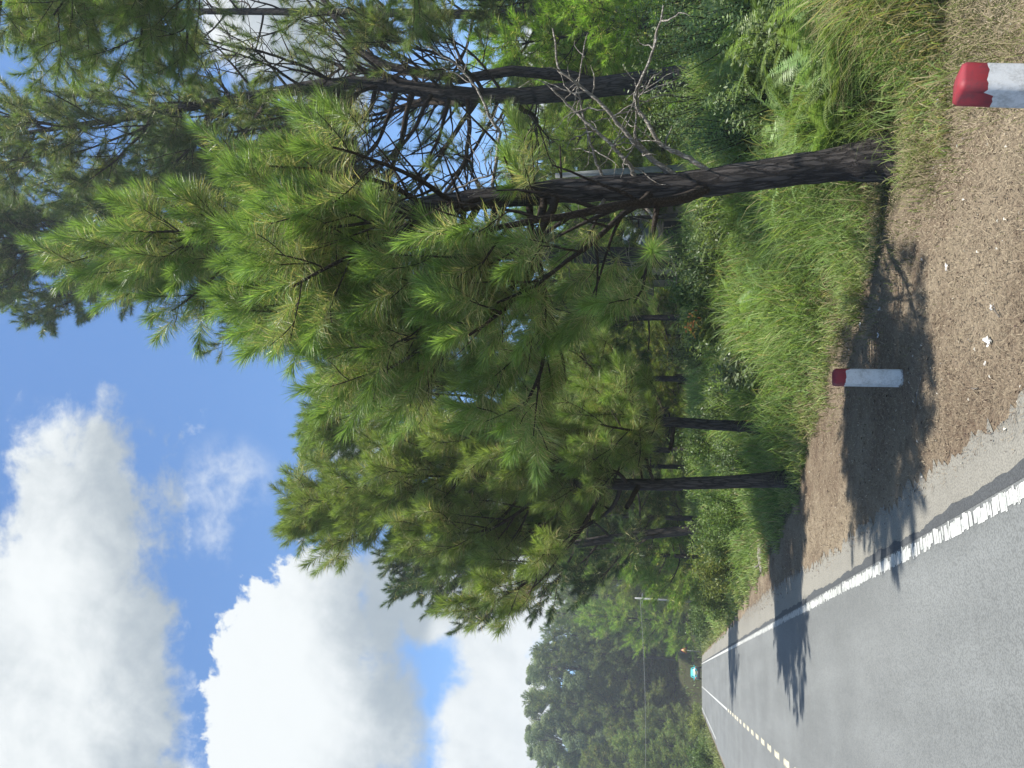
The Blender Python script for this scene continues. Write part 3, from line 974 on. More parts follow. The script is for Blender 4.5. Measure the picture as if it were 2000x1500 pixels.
YG = ((0.10, 0.15, 0.022), (0.20, 0.215, 0.04))
MG = ((0.06, 0.105, 0.022), (0.11, 0.15, 0.035))
put_shrub(395, 31, 2.2, 1.7, 1, .055, 4200, *YG, 'large yellow-green shrub on the verge left of the leaning pine trunk')
s_ = put_shrub(335, 38, 2.0, 1.7, 2, .055, 3800, *YG, 'yellow-green shrub farthest along the right verge')
put_shrub(455, 29, 1.9, 1.6, 3, .06, 3800, *MG, 'green shrub directly left of the leaning pine trunk')
put_shrub(772, 17.5, 1.25, .8, 4, .07, 1700, (0.10, 0.16, 0.06), (0.26, 0.30, 0.18), 'shrub with pale glossy leaves in the sunlit grass beside the grey trunk')
put_shrub(865, 20, 1.6, 1.3, 5, .06, 2600, (0.08, 0.14, 0.04), (0.15, 0.20, 0.06), 'light green shrub with orange leaf tips at the sunny clearing')
put_shrub(925, 21, 1.5, 1.2, 6, .06, 2400, *MG, 'mid green shrub at the clearing behind the nearest pine')
put_shrub(630, 25, 2.1, 1.5, 7, .05, 3200, *MG, 'dark green shrub between the two roadside pine trunks')
put_shrub(505, 24, 2.2, 1.5, 8, .05, 3200, (0.075, 0.125, 0.025), (0.13, 0.17, 0.04), 'rounded green shrub behind the leaning pine trunk')
put_shrub(20, 60, 2.3, 2.4, 9, .09, 2600, *MG, 'green shrub on the left bank at the bottom edge of the photo')
put_shrub(85, 88, 2.4, 3.0, 10, .11, 2600, *YG, 'yellowish shrub along the left bank near the road bend')
put_shrub(1010, 23, 1.8, 1.6, 11, .06, 2600, *MG, 'shaded shrub straight behind the nearest trunk')
put_shrub(280, 60, 2.2, 2.2, 12, .08, 3000, *MG, 'green shrub on the far right verge before the wood')
for i, (u, d, h, w) in enumerate([(1235, 13.5, 1.9, .9), (1290, 11.8, 1.5, .8), (1440, 12.6, 1.9, 1.0), (1500, 11.0, 1.6, .9), (1395, 10.4, 1.2, .7), (1460, 9.6, 1.1, .7), (1300, 16.5, 2.1, 1.2), (1415, 15.5, 2.2, 1.1), (1520, 14.0, 2.3, 1.2)]):
    put_shrub(u, d, h, w, 30 + i, .035, 2600, (0.105, 0.165, 0.055), (0.20, 0.25, 0.10), 'leggy light green shrub in the tangle on the right bank', 'shrub', 'shrubs on the right bank')
for i, (u, d, h, w) in enumerate([(1075, 16.5, 1.5, 1.0), (985, 18.5, 1.7, 1.1), (700, 21, 1.6, 1.0), (600, 22, 1.5, 1.0), (820, 24, 1.9, 1.3)]):
    put_shrub(u, d, h, w, 50 + i, .045, 2600, (0.075, 0.12, 0.045), (0.14, 0.185, 0.07), 'dense green shrub in the grass between the trunks', 'shrub', 'shrubs among the trunks')
# the orange tip of the clearing shrub
p = G(862, 19.2); mbo = MB(); r_ = np.random.default_rng(3)
for i in range(60):
    c = p + np.array([*r_.normal(0, .14, 2), float(gz(p[0], p[1])) + 1.15 + r_.normal(0, .13)])
    a, b = nrm(r_.normal(0, 1, 3)) * .055, nrm(r_.normal(0, 1, 3)) * .03
    mbo.add([c - a, c + b, c + a, c - b], [(0, 1, 2, 3)], None, (0.42, 0.15, 0.06) if i < 30 else (0.30, 0.24, 0.05))
for i in range(5):
    q = p + np.array([0, 0, float(gz(p[0], p[1]))])
    mbo.tube([q, q + np.array([*r_.normal(0, .05, 2), .6]), q + np.array([*r_.normal(0, .12, 2), 1.2])], [.008, .006, .003], 4, (.1, .09, .04), False)
tag(mbo.build('leafy_sprig', MAT['leaf'], origin=(p[0], p[1], float(gz(p[0], p[1])))), 'sprig of orange and yellow leaves in the sunny clearing', 'plant')


# ------------------------------------------------------------------ ferns
def fern_mesh(seed, nf, L):
    r = np.random.default_rng(seed); mb = MB()
    for f in range(nf):
        a = f * 2.4 + r.normal(0, .3); el = r.uniform(0.9, 1.35); l = L * r.uniform(0.7, 1.1)
        d = np.array([math.cos(a) * math.cos(el), math.sin(a) * math.cos(el), math.sin(el)])
        p = np.array([0, 0, 0.]); pts = [p]; ds = [d]
        n = 24
        for i in range(n):
            d = nrm(d - UPW * 0.067 * (0.3 + 1.6 * i / n) + r.normal(0, .02, 3)); p = p + d * l / n; pts.append(p); ds.append(d)
        tone = np.array([0.15, 0.225, 0.07]) * r.uniform(0.7, 1.3) + np.array([0.03, 0.02, 0]) * r.random()
        mb.tube(pts, np.linspace(.006, .002, n + 1), 4, tone * 1.2, False)
        for i in range(5, n + 1):
            t = i / n
            w = 0.24 * l * (1 - t) ** 0.75 + 0.015
            sd = nrm(np.cross(ds[i], UPW + r.normal(0, .1, 3)))
            for s in (-1, 1):
                for sub in (0, 0.5):
                    q = pts[i] - ds[i] * l / n * sub
                    e = q + sd * s * w + ds[i] * w * .35 - UPW * w * .2
                    m1 = q + (e - q) * .35
                    wv = ds[i] * w * .085
                    mb.add([q, m1 + wv, e, m1 - wv], [(0, 1, 2, 3)], None, tone * r.uniform(.8, 1.2))
    return mb


reseed(76)
fprot = [fern_mesh(1, 13, 1.05), fern_mesh(2, 11, 0.9), fern_mesh(3, 15, 1.2)]
froot = [None] * 3
fern_spots = []
for i in range(46):
    u = rng.uniform(1205, 1560); d = rng.uniform(8.6, 12.5)
    if u < 1330: d = rng.uniform(9.6, 12.0)
    fern_spots.append((u, d))
for i in range(12):
    fern_spots.append((rng.uniform(860, 1120), rng.uniform(14, 20)))
for i, (u, d) in enumerate(fern_spots):
    p = G(u, d); k = i % 3
    s = rng.uniform(0.85, 1.4)
    z = float(gz(p[0], p[1]))
    lab = ['arching green fern in the tangle around the forked pine', 'arching green fern in the tangle around the forked pine', 'arching green fern in the tangle around the forked pine'][k] if i < 46 else 'fern in the shaded grass behind the nearest pine'
    grp = 'ferns on the right bank' if i < 46 else 'ferns in the shaded grass'
    if froot[k] is None:
        o = fprot[k].build('fern', MAT['leaf']); froot[k] = o; tag(o, lab, 'fern', grp)
    else:
        o = froot[k].copy(); COL.objects.link(o); o['label'] = lab; o['group'] = grp
    o.location = (float(p[0]), float(p[1]), z); o.rotation_euler = (0, 0, rng.uniform(0, 6.3)); o.scale = (s, s, s * rng.uniform(.85, 1.1))


# ------------------------------------------------------------------ grass
def blades(pos, h, w, lean, c0, c1, name, mat, segs=3, bendpow=1.6, label=None):
    n = len(pos)
    a = rng.random(n) * 2 * math.pi
    ld = np.stack([np.cos(a), np.sin(a), np.zeros(n)], -1)
    wa = a + math.pi / 2 + rng.normal(0, .5, n)
    wd = np.stack([np.cos(wa), np.sin(wa), np.zeros(n)], -1) * (w / 2)[:, None]
    rows = []; cols = []
    for k in range(segs):
        t = k / segs
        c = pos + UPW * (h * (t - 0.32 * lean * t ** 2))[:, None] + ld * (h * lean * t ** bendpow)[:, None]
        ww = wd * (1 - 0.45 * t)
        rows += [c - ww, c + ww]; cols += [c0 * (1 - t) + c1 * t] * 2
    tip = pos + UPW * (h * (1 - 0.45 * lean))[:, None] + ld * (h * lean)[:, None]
    rows.append(tip); cols.append(c1)
    v = np.stack(rows, 1).reshape(-1, 3); c = np.stack(cols, 1).reshape(-1, 3)
    m = 2 * segs + 1
    k = np.arange(n)[:, None] * m
    q = np.concatenate([k + np.array([[2 * i, 2 * i + 1, 2 * i + 3, 2 * i + 2]]) for i in range(segs - 1)])
    t = k + np.array([[2 * segs - 2, 2 * segs - 1, 2 * segs]])
    mb = MB(); mb.add(v, q, t, c)
    return tag(mb.build(name, mat), label, 'grass', None, 'stuff')


def clump(x, y):
    return 0.5 + 0.25 * np.sin(x * 2.1 + 1.3 * np.sin(y * 1.1)) + 0.25 * np.sin(y * 2.7 + 1.7 * np.sin(x * 1.6))


def scatter(n, d0, d1, u0, u1, pw=1.0):
    """positions thinned with distance so that blades stay evenly visible"""
    t = rng.random(n)
    d = 1.0 / (1 / d0 + (1 / d1 - 1 / d0) * t) if pw == 2 else d0 * (d1 / d0) ** t
    u = rng.uniform(u0, u1, n)
    P = CAM[None] + HEAD[None] * d[:, None] + RGT[None] * ((u - 750) / F * d * math.cos(TH))[:, None]
    return P[:, 0], P[:, 1], d


# tall grass field
reseed(74)
x, y, d = scatter(250000, 7.0, 60, 150, 1650)
e = np.interp(y, EDGE_Y, EDGE_X)
dist = x - e - 0.25 * np.sin(y * 1.9) - 0.15 * np.sin(y * 5.1)
cl = clump(x, y)
keep = (dist > 0.15) & (rng.random(len(x)) < (0.35 + 0.65 * cl))
# bare trodden ground right round the near trunk
keep &= ~((np.hypot(x - b1[0], y - b1[1]) < 0.9) & (rng.random(len(x)) < 0.75))
x, y, d, dist, cl = x[keep], y[keep], d[keep], dist[keep], cl[keep]
n = len(x)
rightish = sstep((x - 6.5) / 2) * sstep((11 - y) / 3)
hh = (0.20 + 0.85 * sstep(dist / 2.4)) * (0.55 + 0.6 * cl) * rng.uniform(0.55, 1.25, n) * (1 - 0.35 * rightish)
ww = np.maximum(0.009, 0.00095 * d) * rng.uniform(.5, 1.5, n)
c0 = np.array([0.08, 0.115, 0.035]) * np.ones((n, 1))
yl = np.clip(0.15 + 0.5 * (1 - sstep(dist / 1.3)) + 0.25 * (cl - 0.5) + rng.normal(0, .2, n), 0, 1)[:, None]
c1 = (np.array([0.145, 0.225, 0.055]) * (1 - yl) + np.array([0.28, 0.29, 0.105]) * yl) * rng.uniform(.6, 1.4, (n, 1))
strawy = rng.random(n) < 0.10 + 0.2 * rightish + 0.55 * sstep((7.2 - y) / 2)
c1[strawy] = np.array([0.30, 0.25, 0.13]) * rng.uniform(.6, 1.1, (strawy.sum(), 1))
c0[strawy] = c1[strawy] * .7
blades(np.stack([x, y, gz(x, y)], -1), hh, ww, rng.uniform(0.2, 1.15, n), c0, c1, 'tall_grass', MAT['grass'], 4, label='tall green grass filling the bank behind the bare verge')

# thin dry turf between the posts and the bank, nearest the camera
x, y, d = scatter(90000, 3.6, 22, 650, 1650)
e = np.interp(y, EDGE_Y, EDGE_X)
dist = x - e
cl = clump(x * 1.6 + 3, y * 1.6)
keep = (dist > -1.5) & (dist < 2.2) & (rng.random(len(x)) < np.where(dist > 0, 0.75, np.exp(dist * 2.2) * 0.8) * (0.15 + 0.95 * cl ** 1.5))
x, y, d, dist, cl = x[keep], y[keep], d[keep], dist[keep], cl[keep]
n = len(x)
hh = (0.05 + 0.20 * sstep((dist + 1.0) / 1.6)) * (0.5 + .8 * cl) * rng.uniform(.5, 1.4, n)
st = (rng.random(n) < 0.45)[:, None]
c1 = np.where(st, np.array([0.30, 0.25, 0.14]), np.array([0.14, 0.17, 0.04])) * rng.uniform(.7, 1.2, (n, 1))
blades(np.stack([x, y, gz(x, y)], -1), hh, np.maximum(.0045, .0008 * d) * rng.uniform(.7, 1.3, n), rng.uniform(.4, 1.2, n), c1 * .6, c1, 'dry_grass', MAT['straw'], 3,
       label='thin straw coloured grass at the edge of the bare verge')

# left bank and far verges
x, y, d = scatter(60000, 34, 175, -120, 620)
off = x - road_cx(y)
er = np.interp(y, EDGE_Y, EDGE_X)
keep = ((off < -5.1) | (off > er + 0.1))
keep &= rng.random(len(x)) < 0.45 + .55 * clump(x * .5, y * .3)
x, y, d, off = x[keep], y[keep], d[keep], off[keep]
n = len(x)
near = np.exp(-np.minimum(np.abs(off + 5.1), np.abs(off - 2.3)) / 2.0)
hh = (0.15 + 0.45 * (1 - near)) * rng.uniform(.5, 1.3, n)
c1 = (np.array([0.10, 0.155, 0.03]) * (1 - near[:, None] * .6) + np.array([0.24, 0.22, 0.10]) * near[:, None] * .6) * rng.uniform(.75, 1.25, (n, 1))
blades(np.stack([x, y, gz(x, y)], -1), hh, .0011 * d * rng.uniform(.7, 1.3, n), rng.uniform(.3, .9, n), c1 * .7, c1, 'verge_grass', MAT['grass'], 3,
       label='yellowish short grass along the far road verges')

reseed(75)
# fallen needles lying on the bare verge
x, y, d = scatter(260000, 3.2, 30, 250, 1650)
e = np.interp(y, EDGE_Y, EDGE_X)
keep = (x > 1.62 + 0.10 * nz(y, 2.2, 4) + 0.3 * rng.random(len(x)) + np.where(y > 14, .2, 0)) & (x < e + 1.2)
keep &= rng.random(len(x)) < sstep((x - 1.55) / .75) * 0.9 + .06
x, y, d = x[keep], y[keep], d[keep]; n = len(x)
a = rng.normal(1.2, 1.0, n); L = np.where(rng.random(n) < 0.8, rng.uniform(.012, .05, n), rng.uniform(.06, .16, n))
dv = np.stack([np.cos(a), np.sin(a), rng.normal(0, .08, n)], -1) * L[:, None]
pv = np.stack([-np.sin(a), np.cos(a), np.zeros(n)], -1) * (np.maximum(.0011, .00030 * d) * rng.uniform(.6, 1.3, n))[:, None]
z0 = gz(x, y) + rng.uniform(.006, .03, n)
z0 = np.where(x < 2.2, np.maximum(z0, 0.004), z0)
P = np.stack([x, y, z0], -1)
md = P + dv * .5 + np.stack([np.zeros(n), np.zeros(n), rng.uniform(0, .012, n)], -1)
v = np.stack([P - pv, P + pv, md + pv, md - pv, P + dv], 1).reshape(-1, 3)
k = np.arange(n)[:, None] * 5
tone = np.clip(rng.random((n, 1)) ** 1.3 * 0.75 + 0.4 * (sstep((x - 2.7) / 1.8) * sstep((8.5 - y) / 4))[:, None], 0, 1)
c = (np.array([0.105, 0.074, 0.050]) * (1 - tone) + np.array([0.38, 0.32, 0.215]) * tone) * rng.uniform(.7, 1.15, (n, 1))
mb = MB(); mb.add(v, k + np.array([[0, 1, 2, 3]]), k + np.array([[3, 2, 4]]), np.repeat(c, 5, 0))
# chips of bark and pale crumbs among the needles
xc, yc_, dc = scatter(5200, 3.4, 24, 250, 1650)
kk = (xc > 1.75) & (xc < np.interp(yc_, EDGE_Y, EDGE_X) + .8); xc, yc_, dc = xc[kk], yc_[kk], dc[kk]; n = len(xc)
ss_ = rng.uniform(.003, .010, n) * (1 + .06 * dc); aa = rng.random(n) * 6.28
z1 = gz(xc, yc_) + .022
for dx_, dy_ in ((0, 0),):
    v = np.stack([np.stack([xc + ss_ * np.cos(aa + q_) * r_, yc_ + ss_ * np.sin(aa + q_) * r_, z1 + h_ * ss_], -1) for q_, r_, h_ in ((0, 1.6, -.5), (1.5, .8, .3), (3.1, 1.4, .2), (4.7, .7, .6))], 1).reshape(-1, 3)
pale = (rng.random((n, 1)) < 0.13)
c = np.where(pale, np.array([0.50, 0.48, 0.42]), np.array([0.06, 0.04, 0.03])) * rng.uniform(.6, 1.2, (n, 1))
mb.add(v, np.arange(n)[:, None] * 4 + np.array([[0, 1, 2, 3]]), None, np.repeat(c, 4, 0))
tag(mb.build('fallen_needles', MAT['straw']), 'brown fallen pine needles covering the bare verge', 'litter', None, 'stuff')


# ------------------------------------------------------------------ guide posts
def guide_post(base, w, h, rz, lean, label, capz, seed, group):
    r = np.random.default_rng(seed)
    e = empty('guide_post', base, label, 'post', group)
    e.rotation_euler = (lean[0], lean[1], rz)
    ch = w * 0.13
    hw = w / 2
    per = []
    for (sx, sy) in ((1, 1), (-1, 1), (-1, -1), (1, -1)):
        a, b = (sx * hw, sy * (hw - ch)), (sx * (hw - ch), sy * hw)
        per += [a, b] if sx * sy > 0 else [b, a]
    ring = []
    for i in range(8):
        a = np.array(per[i]); b = np.array(per[(i + 1) % 8])
        m = 6 if np.linalg.norm(b - a) > ch * 2 else 2
        ring += [a + (b - a) * k / m for k in range(m)]
    ring = np.array(ring); k = len(ring)
    bnd = h - capz + 0.012 * r.normal(0, 1, k).cumsum() * .25
    ang = np.arctan2(ring[:, 1], ring[:, 0])
    bnd = bnd - np.mean(bnd) + h - capz + 0.022 * np.sign(np.sin(ang * 1 + seed)) + r.normal(0, .004, k)

    def sides(zlist, rings):
        vs = np.concatenate([np.column_stack([rg, z]) for rg, z in zip(rings, zlist)])
        q = []
        for i in range(len(zlist) - 1):
            for j in range(k):
                q.append((i * k + j, i * k + (j + 1) % k, (i + 1) * k + (j + 1) % k, (i + 1) * k + j))
        return vs, q
    one_ = np.ones(k)
    jit = [ring * (1 + r.normal(0, .006, (k, 1))) for _ in range(6)]
    vs, q = sides([-0.25 * one_, 0.1 * one_, .3 * h * one_, .55 * h * one_, bnd], [ring, jit[0], jit[1], jit[2], jit[3]])
    mb = MB(); mb.add(vs, q); mb.build('post_shaft', MAT['whitepost'], e)
    top = ring * 0.90
    vs, q = sides([bnd, (h - .02) * one_, h * one_], [jit[3], jit[4], top])
    vs = np.vstack([vs, [[0, 0, h + 0.008]]]); c = len(vs) - 1
    t = [(2 * k + j, 2 * k + (j + 1) % k, c) for j in range(k)]
    mb = MB(); mb.add(vs, q, t); mb.build('red_cap', MAT['redpost'], e)
    return e


pm = ray_ground(761, 1757)
guide_post((pm[0], pm[1], -0.03), 0.165, 0.685, -PSI + D2R(14), (0.0, D2R(1)), 'whole white post with red cap standing in the tree shadow beside the road', 0.135, 4, 'guide posts along the verge')
pn = CAM + HEAD * 4.62 + RGT * 1.585
guide_post((pn[0], pn[1], -0.03), 0.185, 0.745, -PSI + D2R(20), (0.0, D2R(9)), 'nearest white post with peeling red cap, cut off by the bottom right corner', 0.15, 9, 'guide posts along the verge')
pf = ray_ground(212, 1364.5)
guide_post((pf[0], pf[1], -0.03), 0.17, 0.8, -PSI, (0, 0), 'tiny distant white post on the right verge near the turquoise car', 0.14, 3, 'guide posts along the verge')

# ------------------------------------------------------------------ litter, log
mpaper = plain_mat('paper', (0.46, 0.46, 0.45), 0.8, 0, 0.1)
for (u, v, s, lab) in [(835, 1932, .085, 'largest crumpled white paper scrap on the brown verge by the near corner'), (980, 1850, .07, 'white scrap of paper on the verge below the nearest trunk'),
                       (900, 1937, .05, 'small white scrap beside a dry twig on the verge'), (897, 1719, .06, 'white scrap in the dark shadow right of the red-capped post'),
                       (866, 1681, .07, 'grey-white plastic scrap at the grass edge behind the post'), (845, 1716, .055, 'white crumpled wrapper in the shadow near the post'),
                       (790, 1925, .035, 'tiny white flake on the verge near the paved shoulder'), (1297, 1833, .09, 'clear plastic bag caught in dry grass left of the near post')]:
    p = ray_ground(u, v); r_ = np.random.default_rng(int(u)); s *= 0.72
    mb = MB(); nn = 5
    X, Y = np.meshgrid(np.linspace(-1, 1, nn), np.linspace(-.7, .7, nn))
    Z = np.abs(r_.normal(0, .2, X.shape)) * s
    top = np.stack([X * s / 1.6 + r_.normal(0, .08 * s, X.shape), Y * s / 1.6 + r_.normal(0, .08 * s, X.shape), Z], -1).reshape(-1, 3)
    i, j = np.meshgrid(np.arange(nn - 1), np.arange(nn - 1)); a = (j * nn + i).ravel()
    q = np.stack([a, a + 1, a + nn + 1, a + nn], -1)
    mb.add(top + np.array([0, 0, .003]), q); 
    o = mb.build('paper_scrap', mpaper); o.location = (p[0], p[1], float(gz(p[0], p[1])) + 0.012); o.rotation_euler = (0, 0, r_.random() * 6)
    tag(o, lab, 'litter', 'scraps of litter on the verge')
# dry twigs on the verge
for (u, v, l, a, lab) in [(895, 1948, .16, 0.4, 'pale dry twig crossing on the verge close to the white scrap'), (742, 1905, .14, 1.2, 'short pale twig near the paved shoulder'), (735, 1795, .35, 2.2, 'brown forked twig lying left of the post base')]:
    p = ray_ground(u, v); mb = MB(); d = np.array([math.cos(a), math.sin(a), 0])
    z = float(gz(p[0], p[1])) + .02
    q = np.array([p[0], p[1], z])
    mb.tube([q - d * l / 2, q + np.array([0, .01, .008]), q + d * l / 2], [.006, .005, .003], 5)
    mb.tube([q, q + (d * .5 + np.array([-d[1], d[0], 0]) * .5) * l * .5], [.004, .002], 5)
    tag(mb.build('twig', MAT['deadwood'], smooth=True, origin=q), lab, 'twig')
p = ray_ground(415, 1492); mb = MB()
q = np.array([p[0], p[1], float(gz(p[0], p[1])) + .09]); d = RGT * .9 + HEAD * .35
mb.tube([q + d * .52 + UPW * .05, q + d * .3, q + np.array([0, .02, .02]), q - d * .25, q - d * .5], [.05, .085, .095, .085, .04], 9)
mb.tube([q - d * .2, q - d * .33 + UPW * .12, q - d * .36 + UPW * .2], [.04, .03, .012], 6)
mb.tube([q + d * .2, q + d * .3 + UPW * .1], [.03, .014], 6)
tag(mb.build('log', MAT['deadwood'], smooth=True, origin=q), 'pale broken log lying in shadow at the edge of the grass', 'log')

# ------------------------------------------------------------------ poles, wire
mconc = plain_mat('pole_concrete', (0.24, 0.25, 0.245), 0.8, 0, 0.15, 5)
mwire = plain_mat('cable', (0.20, 0.21, 0.19), 0.5, 0, 0.1)
mdark = plain_mat('dark_metal', (0.05, 0.05, 0.05), 0.5, 0.2, 0.1)
pp = W(332, 1240, 92); zb = float(gz(pp[0], pp[1]))
e = empty('utility_pole', (pp[0], pp[1], zb), 'distant slim concrete pole carrying the wire across the road', 'pole')
mb = MB(); mb.tube([(0, 0, -.3), (0, 0, 4), (0, 0, pp[2] - zb)], [.15, .13, .10], 12); mb.build('pole_shaft', mconc, e, True)
mb = MB(); mb.box((0, 0, pp[2] - zb - .9), (1.3, .10, .10), -PSI); mb.build('crossarm', mconc, e)
mb = MB()
for s in (-.55, 0, .55):
    c = RGT * s
    mb.tube([(c[0], c[1], pp[2] - zb - .85), (c[0], c[1], pp[2] - zb - .65)], [.04, .03], 8)
mb.build('insulator', mdark, e, True)
mb = MB()
A = np.array([pp[0], pp[1], pp[2] - .65]) - HEAD * .14; B = W(-260, 1246, 92 * 1.0)
ts = np.linspace(0, 1, 30)
mb.tube([A * (1 - t) + B * t - UPW * 1.3 * 4 * t * (1 - t) * .6 for t in ts], .028, 5)
w_ = mb.build('power_cable', mwire, None, True, A); tag(w_, 'thin pale cable strung across the road in front of the far wood', 'cable')
pB = np.array([B[0], B[1], float(gz(B[0], B[1]))])
e = empty('utility_pole', pB, 'concrete pole left of the picture holding the other end of the cable', 'pole')
mb = MB(); mb.tube([(0, 0, -.3), (0, 0, 4), (0, 0, B[2] - pB[2] + .3)], [.15, .13, .10], 12); mb.build('pole_shaft', mconc, e, True)
p2 = W(1157, 1085, 30); zb = float(gz(p2[0], p2[1]))
e = empty('utility_pole', (p2[0], p2[1], zb), 'pale grey concrete pole half hidden by the nearest trunk', 'pole')
mb = MB(); mb.tube([(0, 0, -.3), (0, 0, 3.5), (0, 0, p2[2] - zb)], [.13, .12, .10], 14); mb.build('pole_shaft', mconc, e, True)
for k in range(4):
    a = rng.random() * 6.28; mb = MB()
    mb.box((.14 * math.cos(a), .14 * math.sin(a), 1.4 + k * 1.1), (.05, .05, .12), a)
    mb.build('pole_step', mdark, e)

# ------------------------------------------------------------------ small house in the wood
ph = G(1075, 47); zb = float(gz(ph[0], ph[1]))
mwall = plain_mat('house_plaster', (0.36, 0.30, 0.27), 0.9, 0, 0.15, 2)
mroof = plain_mat('blue_grey_roof', (0.16, 0.20, 0.24), 0.5, 0.1, 0.12, 1.5)
e = empty('house', (ph[0], ph[1], zb), 'blue-grey roofed house glimpsed between the trunks behind the nearest pine', 'house', rz=-PSI + .25)
mb = MB(); mb.box((0, 0, 1.4), (7, 5, 2.8)); mb.build('wall', mwall, e)
mb = MB(); mb.add([(-3.9, -3, 2.8), (3.9, -3, 2.8), (3.9, 0, 4.5), (-3.9, 0, 4.5), (-3.9, 3, 2.8), (3.9, 3, 2.8), (-3.9, -3, 2.92), (3.9, -3, 2.92), (3.9, 0, 4.62), (-3.9, 0, 4.62), (-3.9, 3, 2.92), (3.9, 3, 2.92)],
                  [(0, 1, 2, 3), (3, 2, 5, 4), (9, 8, 7, 6), (10, 11, 8, 9), (6, 7, 1, 0), (11, 10, 4, 5), (0, 3, 9, 6), (3, 4, 10, 9), (1, 7, 8, 2), (2, 8, 11, 5)]); mb.build('roof', mroof, e)
for x_ in (-2, 1.8):
    mb = MB(); mb.box((x_, -2.53, 1.5), (1.1, .08, 1.1)); mb.build('window', mdark, e)
mb = MB(); mb.box((0, -2.54, 1.05), (.9, .09, 2.0)); mb.build('door', mroof, e)

# ------------------------------------------------------------------ warning sign, milestone
myel = plain_mat('sign_yellow', (0.40, 0.28, 0.06), 0.4, 0, 0.05); mred = plain_mat('sign_red', (0.3, 0.05, 0.03), 0.4, 0, 0.05)
ps = W(230, 1337, 104); zb = float(gz(ps[0], ps[1])); hz = ps[2] - zb
e = empty('warning_sign', (ps[0], ps[1], zb), 'yellow triangular warning sign with red border on the far right verge', 'sign', rz=0.0)
mb = MB(); mb.tube([(0, 0.06, -.3), (0, .06, hz + .3)], .035, 8); mb.build('sign_post', mconc, e, True)
def tri(s, y0, y1, mat, name):
    a = [(-s, -.29 * 2 * s), (s, -.29 * 2 * s), (0, .58 * 2 * s)]
    mb = MB(); mb.add([(x_, y0, hz + z_) for x_, z_ in a] + [(x_, y1, hz + z_) for x_, z_ in a], [(0, 1, 4, 3), (1, 2, 5, 4), (2, 0, 3, 5)], [(2, 1, 0), (3, 4, 5)]); return mb.build(name, mat, e)
tri(.46, 0.02, -0.0, mred, 'sign_border'); tri(.33, -.003, -.012, myel, 'sign_face')
mb = MB(); mb.tube([(0, -.018, hz - .14), (0, -.018, hz - .02), (.07, -.018, hz + .06), (.02, -.018, hz + .18)], .03, 6); mb.build('bend_symbol', mdark, e)
ps = ray_ground(224, 1366); zb = float(gz(ps[0], ps[1]))
e = empty('milestone', (ps[0], ps[1], zb), 'small dark round-topped stone marker under the warning sign', 'marker')
mst = plain_mat('dark_stone', (0.10, 0.10, 0.10), 0.8, 0, 0.2)
mb = MB(); k = 12
prof = [(-.25, -.2), (.25, -.2)] + [(.25 * math.cos(a), .5 + .25 * math.sin(a)) for a in np.linspace(0, math.pi, k)]
m = len(prof)
mb.add([(x_, -.1, z_) for x_, z_ in prof] + [(x_, .1, z_) for x_, z_ in prof], [(i, (i + 1) % m, m + (i + 1) % m, m + i) for i in range(m)], [(0, i + 1, i) for i in range(1, m - 1)] + [(m, m + i, m + i + 1) for i in range(1, m - 1)])
mb.build('stone_body', mst, e)
mb = MB(); mb.box((0, 0, -.05), (.7, .4, .3)); mb.build('stone_base', mst, e)

# ------------------------------------------------------------------ the turquoise car, seen from behind
mcar = plain_mat('turquoise_paint', (0.06, 0.36, 0.37), 0.35, 0.0, 0.03, 3, 0.6)
mglass = plain_mat('car_glass', (0.02, 0.035, 0.04), 0.08, 0, 0.05, 3, 0.8)
mtyre = plain_mat('tyre', (0.02, 0.02, 0.02), 0.9); mrim = plain_mat('rim', (0.4, 0.4, 0.42), 0.3, 0.8)
mlamp = plain_mat('tail_lamp', (0.55, 0.03, 0.02), 0.25); mplate = plain_mat('plate', (0.7, 0.62, 0.3), 0.5, 0, 0.05)
yc = 119.0
e = empty('car', (0.02, yc, float(road_z(yc))), 'turquoise hatchback seen from behind at the far end of the road', 'car')
# side profile (y, z) from the rear bumper forward; half-widths vary with height
secs = [  # y, z_bottom, z_shoulder, z_roof, half width at sill, shoulder, roof
    (0.00, .40, .86, 0.90, .74, .76, .66), (0.10, .32, .95, 1.02, .83, .84, .68), (0.42, .26, .98, 1.44, .87, .87, .60), (0.9, .22, .97, 1.53, .88, .88, .62),
    (1.7, .22, .95, 1.54, .88, .88, .62), (2.4, .22, .93, 1.42, .88, .88, .60), (3.0, .22, .92, 0.98, .88, .87, .66), (3.7, .26, .80, 0.85, .86, .84, .62), (3.95, .36, .68, .72, .76, .74, .58)]
vv = []
for (y_, zb_, zs, zr, a_, b_, c_) in secs:
    vv.append([(-a_ * .9, y_, zb_), (-a_, y_, zb_ + .12), (-b_, y_, zs), (-c_, y_, zr), (-c_ * .6, y_, zr + .03), (c_ * .6, y_, zr + .03), (c_, y_, zr), (b_, y_, zs), (a_, y_, zb_ + .12), (a_ * .9, y_, zb_)])
vv = np.array(vv); m = 10
q = [(i * m + j, i * m + (j + 1) % m, (i + 1) * m + (j + 1) % m, (i + 1) * m + j) for i in range(len(secs) - 1) for j in range(m)]
mb = MB(); mb.add(vv.reshape(-1, 3), q, [(0, j + 1, j) for j in range(1, m - 1)] + [((len(secs) - 1) * m, (len(secs) - 1) * m + j, (len(secs) - 1) * m + j + 1) for j in range(1, m - 1)])
mb.build('body', mcar, e)
mb = MB(); mb.add([(-.66, .10, 1.03), (.66, .10, 1.03), (.55, .385, 1.42), (-.55, .385, 1.42)], [(0, 1, 2, 3)]); mb.build('rear_window', mglass, e)
